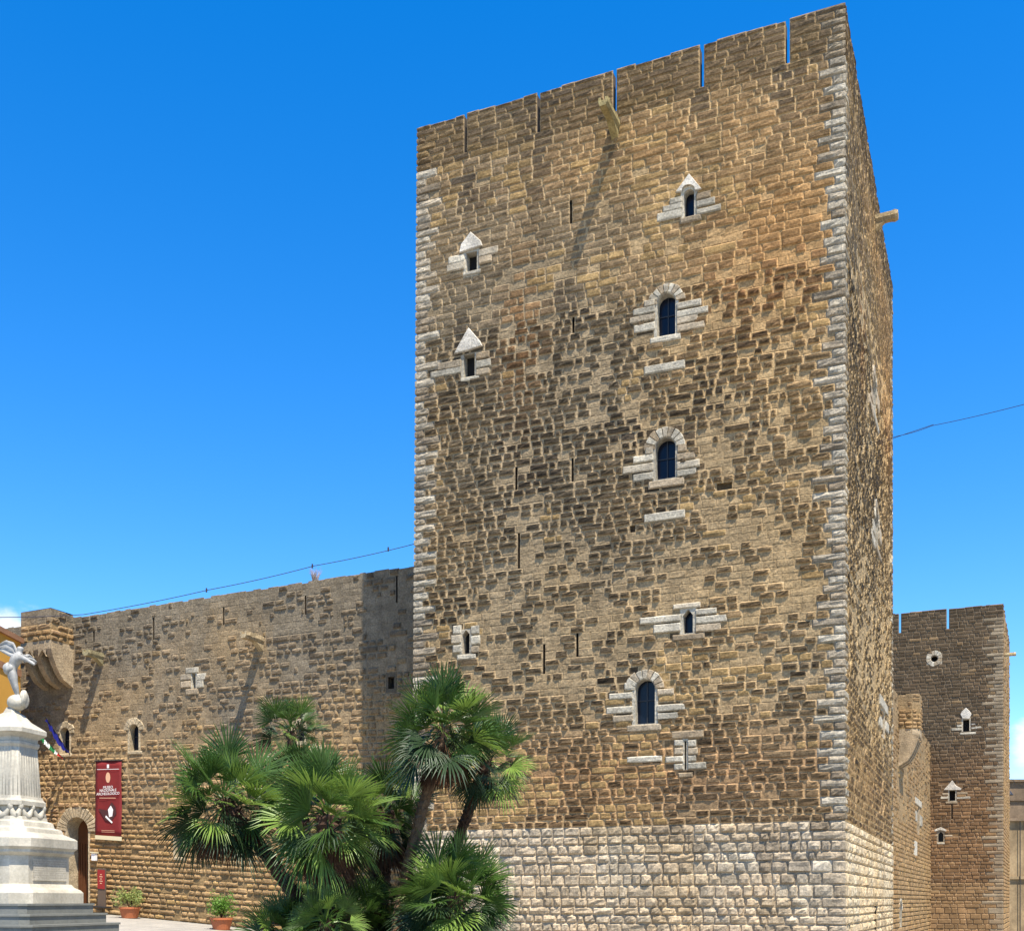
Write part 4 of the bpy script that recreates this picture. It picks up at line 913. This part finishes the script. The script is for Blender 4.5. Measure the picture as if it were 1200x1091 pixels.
def pot(X, Y, wpx, label, lm, plant_h, plant_r, seed, n, depth_off, ls):
    s, z = FC.px(X, Y); b = FC.pt(s, 0.0, depth_off); zc = float(gh(b[0], b[1])); k = b[1]; cx = (X-XC)/F*k; c = np.array([cx, k, float(gh(cx, k))])
    po = empty('potted_shrub', c, label, 'potted plant', 'terracotta pots by the castle wall'); hw = wpx/2/F*k; mb = MB(); vs = []
    prof = [(.70, 0), (.88, .30), (.90, .36), (1.0, .37), (1.0, .44), (.86, .44), (.84, .36)]; ng = 24
    for rr, zz in prof:
        for q in range(ng): vs.append((c[0]+hw*rr*math.cos(2*PI*q/ng), c[1]+hw*rr*math.sin(2*PI*q/ng), c[2]+zz*1.1))
    mb.add(vs, [(i*ng+q, i*ng+(q+1) % ng, (i+1)*ng+(q+1) % ng, (i+1)*ng+q) for i in range(len(prof)-1) for q in range(ng)]+[tuple((len(prof)-1)*ng+q for q in range(ng))]); mb.build('pot', M['terra'], po, smooth=False)
    mb = MB(); rg = random.Random(seed)
    for q in range(14):
        t = rg.uniform(0, 6.3); r_ = plant_r*rg.uniform(.3, .9); mb.tube([c+[0, 0, .4], c+[r_*.4*math.cos(t), r_*.4*math.sin(t), .4+plant_h*.5], c+[r_*math.cos(t), r_*math.sin(t), .4+plant_h*rg.uniform(.6, 1)]], [.012, .009, .004], 5)
    mb.build('stems', M['trunk'], po); leafy('foliage', c+[0, 0, .42], plant_r, plant_h, n, lm, po, ls, seed)
pot(152, 1070, 25, 'low terracotta pot with a loose yellow-green bush beside the red sign', M['bush2'], .95, .78, 3, 1300, 1.2, .05)
pot(259.5, 1082, 27, 'terracotta pot with a dense rounded bright green bush, left of the palms', M['bush'], 1.1, .62, 8, 2000, 2.6, .045)

# ------------------------------------------------------------------ fan palms
def fan_leaf(mb, base, dirv, Lp, R, rg, mi, droop=.35, spread=1.9, nseg=26, roll=0):
    dirv = dirv.normalized(); up = Vector((0, 0, 1)); side = dirv.cross(up)
    if side.length < .15: side = Vector((rg.uniform(-1, 1), rg.uniform(-1, 1), 0))
    side.normalize(); side.rotate(Matrix.Rotation(roll, 3, dirv)); nrm = side.cross(dirv).normalized()
    hub = base+dirv*Lp+Vector((0, 0, -.12*Lp)); 
    # petiole
    mid = base+dirv*Lp*.5+Vector((0, 0, .02)); w = .016
    mb.add([base-side*w, base+side*w, mid+side*w, mid-side*w, hub+side*w*.7, hub-side*w*.7], [(0, 1, 2, 3), (3, 2, 4, 5)], mi)
    fw_ = (dirv+Vector((0, 0, -.15))).normalized()
    for k in range(nseg):
        a = -spread+2*spread*(k+.5)/nseg; d = (fw_*math.cos(a)+side*math.sin(a)); l = R*(1-.22*abs(a)/spread)*rg.uniform(.88, 1.06)
        d = (d+nrm*(.16+.16*abs(math.sin(a)))+Vector((rg.uniform(-.04, .04), rg.uniform(-.04, .04), rg.uniform(-.04, .04)))).normalized(); perp = d.cross(nrm).normalized(); wd = R*spread/nseg*.50
        g_ = Vector((0, 0, -1)); p0 = hub; p1 = hub+d*l*.35; p2 = hub+d*l*.70+g_*l*droop*.14; p3 = hub+d*l*.97+g_*l*droop*rg.uniform(.35, .6)
        w1 = wd*.72; w2 = wd*.62; f_ = nrm*wd*.35
        mb.add([p0, p1-perp*w1, p1+f_, p1+perp*w1, p2-perp*w2, p2+f_*.7, p2+perp*w2, p3], [(0, 1, 2), (0, 2, 3), (1, 4, 5, 2), (2, 5, 6, 3), (4, 7, 5), (5, 7, 6)], mi)
def palm(label, base, mids, crown, R, n, seed, dead=12, rb=.16, rt=.14, lo=-.55, bare=0, young=.3, skirt=.9, depth_y=None):
    rg = random.Random(seed); base = Vector(base); crown = Vector(crown); root = empty('fan_palm', base, label, 'palm tree', 'fan palms in front of the castle')
    # trunk
    pts = [base]+[Vector(m_) for m_ in mids]+[crown]; P = []
    for i in range(len(pts)-1):
        for k in range(6): P.append(pts[i].lerp(pts[i+1], k/6))
    P.append(crown)
    for _ in range(3): P = [P[0]]+[(P[i-1]+P[i]*2+P[i+1])/4 for i in range(1, len(P)-1)]+[P[-1]]
    mb = MB(); n_ = len(P); ring_ = 12; vs = []
    dense = []
    for i in range(n_-1):
        for k in range(3): dense.append(P[i].lerp(P[i+1], k/3))
    dense.append(P[-1]); nd = len(dense)
    for i, p in enumerate(dense):
        t = i/(nd-1); r_ = rb*(1-t)+rt*t
        for q in range(ring_):
            an = 2*PI*q/ring_; rr = r_*(1+rg.uniform(-.14, .16)+(.10 if i % 2 else -.04)); vs.append((p.x+rr*math.cos(an), p.y+rr*math.sin(an), p.z+rg.uniform(-.02, .02)))
    mb.add(vs, [(i*ring_+q, i*ring_+(q+1) % ring_, (i+1)*ring_+(q+1) % ring_, (i+1)*ring_+q) for i in range(nd-1) for q in range(ring_)])
    # old leaf bases sticking out
    for i in range(int(nd*bare), nd):
        p = dense[i]; t = i/(nd-1); r_ = rb*(1-t)+rt*t
        for q in range(5):
            an = rg.uniform(0, 2*PI); o_ = Vector((math.cos(an), math.sin(an), 0)); s_ = Vector((-o_.y, o_.x, 0))*.03; u_ = Vector((0, 0, 1))
            mb.add([p+o_*r_*.8-s_, p+o_*r_*.8+s_, p+o_*(r_*1.25+.04)+u_*.12+s_*.4, p+o_*(r_*1.25+.04)+u_*.12-s_*.4], [(0, 1, 2, 3)])
    mb.build('trunk', M['trunk2'] if bare else M['trunk'], root, smooth=False)
    mb = MB(); gold = PI*(3-math.sqrt(5))
    n = int(n*.85)
    for i in range(n):
        t = (i+.5)/n; el = math.asin(min(.99, lo+(1-lo)*(1-t)))+rg.uniform(-.12, .12); az = gold*i+rg.uniform(-.25, .25)
        dv = Vector((math.cos(el)*math.cos(az), math.cos(el)*math.sin(az), math.sin(el))); age = t
        mi = 1 if (rg.random() < young*(1-abs(t-.35))) else (2 if t > .62 and rg.random() < .75 else 0)  # spreads highlight-coloured leaves and puts shade-coloured ones low in the crown
        k = rg.uniform(.72, 1.18); b0 = crown+Vector((0, 0, .1-.45*age*R*.4))+dv*.05
        fan_leaf(mb, b0, dv, R*.46*k*rg.uniform(.8, 1.1), R*.56*k, rg, mi, droop=.12+.75*age*age, spread=rg.uniform(1.25, 1.75), roll=rg.uniform(-1.1, 1.1))
    mb.build('crown', [M['leaf'], M['leaf2'], M['leafd']], root)
    if dead:
        mb = MB()
        for i in range(dead):
            az = rg.uniform(0, 2*PI); dv = Vector((math.cos(az)*.55, math.sin(az)*.55, -1)).normalized(); b0 = crown+Vector((0, 0, -.2-.25*rg.random()*skirt)); fan_leaf(mb, b0, dv, R*.25, R*.42*skirt, rg, 0, droop=.3, spread=.8, nseg=12)
        mb.build('dead_leaves', M['dead'], root)
G0 = lambda X, z: at(X, YH+EYE*F/z, z)
def pal(label, Xc, Yc, z, Rpx, n, seed, bx, mids=(), **k):
    R = Rpx/F*z; palm(label, G0(bx, z), [at(a, b_, z) for a, b_ in mids], at(Xc, Yc, z), R, n, seed, **k)
pal('tallest fan palm, with a bare leaning trunk, in front of the tower corner', 520, 854, 25.0, 80, 76, 1, 458, ((466, 1075), (480, 1005), (500, 930)), dead=34, rb=.115, rt=.12, bare=.35, lo=-.80, skirt=1.15)
pal('fan palm with a short dark trunk, just right of the tallest one', 571, 890, 26.4, 60, 54, 2, 520, ((526, 1010), (546, 960)), dead=24, rb=.11, rt=.13, lo=-.9)
pal('smallest fan palm crown standing above the others near the wall', 341, 858, 29.0, 52, 34, 3, 372, ((362, 1020), (346, 940)), dead=6, rb=.11, rt=.11, lo=-.15)
pal('fan palm crown just beneath the smallest one, mostly hidden by the others', 352, 905, 28.0, 50, 34, 13, 380, ((368, 1040), (356, 960)), dead=8, rb=.12, rt=.12, lo=-.6, young=.1)
pal('leftmost fan palm, its crown spreading over a slanting trunk', 262, 936, 25.5, 88, 72, 4, 392, ((356, 1065), (318, 1008), (284, 968)), dead=26, rb=.17, rt=.19, lo=-.8, skirt=1.1)
pal('broad bright fan palm in the middle of the clump', 384, 955, 24.0, 92, 70, 5, 404, ((402, 1090), (392, 1030)), dead=40, rb=.22, rt=.26, lo=-.8, young=.6, skirt=1.1)
pal('fan palm half hidden behind the tallest trunk', 450, 950, 26.8, 66, 54, 6, 440, ((440, 1080), (446, 1010)), dead=36, rb=.24, rt=.26, lo=-.75, skirt=1.5)
pal('low bushy fan palm at the right end of the clump, before the pale plinth', 534, 1050, 24.6, 80, 90, 7, 530, (), dead=6, rb=.18, rt=.2, lo=-.75, young=.4)
pal('low dark fan palm at the left foot of the clump', 335, 1098, 24.4, 62, 54, 8, 335, (), dead=0, rb=.15, rt=.15, lo=-.3, young=.1)
pal('low dark fan palm at the centre foot of the clump', 414, 1082, 25.9, 66, 70, 9, 425, (), dead=4, rb=.18, rt=.18, lo=-.6, young=.12)
pal('small low fan palm before the trunk of the broad middle palm', 382, 1082, 23.2, 50, 44, 12, 384, (), dead=0, rb=.12, rt=.12, lo=-.4, young=.15)
pal('low fan palm in the gap between the two right-hand trunks', 492, 1072, 26.0, 62, 60, 10, 494, (), dead=4, rb=.15, rt=.15, lo=-.6, young=.25)
pal('low dark fan palm between the leftmost trunk and the middle of the clump', 372, 1068, 26.5, 50, 46, 11, 374, (), dead=4, rb=.15, rt=.15, lo=-.5, young=.1)
# planting bed
bc = G0(430, 25.5); mb = MB(); ng = 40; R1 = 3.6
vs = []
for rr, zz in ((R1, -.05), (R1, .32), (R1-.22, .32), (R1-.22, .22)):
    for q in range(ng): vs.append((bc[0]+rr*1.15*math.cos(2*PI*q/ng), bc[1]+rr*.75*math.sin(2*PI*q/ng), zz))
mb.add(vs, [(i*ng+q, i*ng+(q+1) % ng, (i+1)*ng+(q+1) % ng, (i+1)*ng+q) for i in range(3) for q in range(ng)])
o = mb.build('planting_bed_kerb', mat('kerb stone', (.38, .35, .3), .85, bump=.005, bscale=12, var=.2)); tag(o, 'low stone kerb round the palm bed', 'kerb')
mb = MB(); mb.add([(bc[0]+(R1-.2)*1.15*math.cos(2*PI*q/ng), bc[1]+(R1-.2)*.75*math.sin(2*PI*q/ng), .2) for q in range(ng)], [tuple(range(ng))]); o = mb.build('soil', M['soil']); tag(o, 'bare brown soil under the palms', 'soil', kind='structure')

# ------------------------------------------------------------------ neighbouring buildings
zy = 47.0; yb = empty('yellow_house', at(-60, 1090, zy), 'ochre yellow house with a brown cornice at the left edge behind the statue', 'house')
def quadbox(mb, x0, x1, y0, y1, z0, z1, mi=0): mb.box(((x0+x1)/2, (y0+y1)/2, (z0+z1)/2), ((x1-x0)/2, 0, 0), (0, (y1-y0)/2, 0), (0, 0, (z1-z0)/2), mi)
xr = (24-XC)/F*(zy+3.2); zt = EYE+(YH-733)/F*zy
mb = MB(); quadbox(mb, xr-14, xr, zy, zy+3.2, 0, zt); mb.build('wall', M['yellow'], yb)
mb = MB(); quadbox(mb, xr-14, xr+.12, zy-.12, zy+3.3, zt+.001, zt+.22); quadbox(mb, xr-14, xr+.05, zy-.06, zy+3.2, zt-1.5, zt-1.2); mb.build('cornice', mat('brown cornice', (.33, .17, .09), .85, var=.2), yb)
mb = MB(); quadbox(mb, xr-.9, xr-.45, zy+.4, zy+.9, zt+.22, zt+1.35); quadbox(mb, xr-.95, xr-.4, zy+.35, zy+.95, zt+1.35, zt+1.45); mb.build('chimney', M['bldg'], yb)
for k in range(3):
    mb = MB(); xx = xr-2.6-k*3.6; quadbox(mb, xx-.65, xx+.65, zy-.08, zy+.02, 3.8, 6.2, 0); o = mb.build('window', M['marble'], yb); mb = MB(); quadbox(mb, xx-.5, xx+.5, zy-.1, zy-.081, 3.95, 6.05); mb.build('pane', M['glass'], o)
zr = 122.0; rb_ = empty('stone_house', at(1210, 1066, zr), 'old tan stone house with a dark attic at the right edge behind the far tower', 'house')
xl = (1150-XC)/F*zr; xr2 = xl+30; zt = EYE+(YH-913)/F*zr; zm_ = EYE+(YH-962)/F*zr
mb = MB(); quadbox(mb, xl, xr2, zr, zr+10, -3, zm_); 
for k in range(11): quadbox(mb, xl+2.3+k*2.4, xl+2.75+k*2.4, zr-.18, zr+.02, -3, zm_-.02)
quadbox(mb, xl-.1, xr2, zr-.24, zr+.02, 3.9, 4.2)
mb.build('wall', M['bldg'], rb_)
mb = MB(); quadbox(mb, xl, xr2, zr+.15, zr+10, zm_+.3, zt-.25); quadbox(mb, xl-.1, xr2, zr-.05, zr+10, (zm_+zt)/2-.05, (zm_+zt)/2+.08); mb.build('attic', M['bldgtop'], rb_)
mb = MB(); quadbox(mb, xl-.3, xr2+.3, zr-.4, zr+10.2, zm_, zm_+.3); quadbox(mb, xl-.2, xr2+.2, zr-.15, zr+10.2, zt-.25, zt); mb.build('cornice', M['bldgtop'], rb_)
mb = MB(); xx = (1194-XC)/F*zr; mb.tube([(xx, zr-.3, -3), (xx, zr-.3, zm_)], .05, 8); mb.build('drainpipe', M['iron'], rb_)
# street lamp on the far tower's side
lz = Q2[1]+1.0; lp = at(1182, 935, lz); lo_ = empty('wall_lantern', at(1178, 925, lz), 'black bell-shaped street lamp on a curved iron arm beside the far tower', 'street lamp')
mb = MB(); c = at(1185, 918, lz); r_ = .34; pts = [at(1170, 925, lz)]+[c+np.array([-r_*math.cos(t), 0, r_*math.sin(t)*1.2]) for t in np.linspace(0, PI, 9)]
mb.tube(pts[:1]+pts[1:], .03, 6); pts2 = [at(1181, 921, lz), at(1181, 926, lz)]; mb.tube(pts2, .03, 6); mb.build('arm', M['iron'], lo_)
mb = MB(); vs = []; cc = at(1181, 930, lz); pr = [(.05, .45), (.14, .38), (.30, .2), (.42, .0), (.52, -.12), (.5, -.14)]
for rr, zz in pr:
    for q in range(16): vs.append((cc[0]+rr*math.cos(q*PI/8), cc[1]+rr*math.sin(q*PI/8), cc[2]+zz))
mb.add(vs, [((i+1)*16+q, (i+1)*16+(q+1) % 16, i*16+(q+1) % 16, i*16+q) for i in range(5) for q in range(16)]+[tuple(range(16)), tuple(80+q for q in range(16))[::-1]]); mb.build('shade', M['iron'], lo_, smooth=True)

# ------------------------------------------------------------------ cables
def cable(label, pts, r=.014, knots=(), sag=0.0, parent=None):
    mb = MB(); P = []
    for i in range(len(pts)-1):
        a, b = np.array(pts[i]), np.array(pts[i+1])
        for k in range(12): t = k/12; q = a*(1-t)+b*t; q[2] -= sag*4*t*(1-t); P.append(q)
    P.append(np.array(pts[-1])); mb.tube(P, r, 6)
    for X, Y, z in knots: p = at(X, Y, z); mb.tube([p-[0, 0, .07], p+[0, 0, .07]], [.035, .03], 6)
    o = mb.build('overhead_cable', M['cable']); tag(o, label, 'cable'); return o
cable('thin dark cable rising along the left castle wall towards the tall tower', [at(-30, 723, 38), at(98, 720, 39.5), at(245, 691, 40), at(368, 663, 40.3), at(487, 637, 40.6)], .012, [(242, 691.5, 40), (366, 663.2, 40.2), (455, 643.5, 40.5)], .04)
sidep = lambda X, Y: on(FS, X, Y, .02)
cable('thin dark cable running from the tall tower side into the sky on the right', [sidep(1003, 522), at(1052, 511, 36), at(1092, 499, 33), at(1230, 466, 28)], .008, (), .03)
cable('second very thin cable crossing just below the first at the tower side', [sidep(1010, 527), at(1060, 509, 36.5), at(1094, 497.5, 33.2)], .008)
# dry weed on the wall top
p = FC.pt(FC.px(366, 680)[0], FC.H, -.2); wd_ = MB(); rg = random.Random(3)
for k in range(60): a_ = rg.uniform(0, 6.3); q = p+np.array([rg.uniform(-.12, .12), 0, 0]); wd_.tube([q, q+np.array([.1*math.cos(a_), .1*math.sin(a_), .25]), q+np.array([.22*math.cos(a_), .2*math.sin(a_), rg.uniform(.35, .6)])], [.008, .006, .002], 4)
o = wd_.build('dry_weed', M['weed']); tag(o, 'small pale dry weed growing on top of the left castle wall', 'plant')
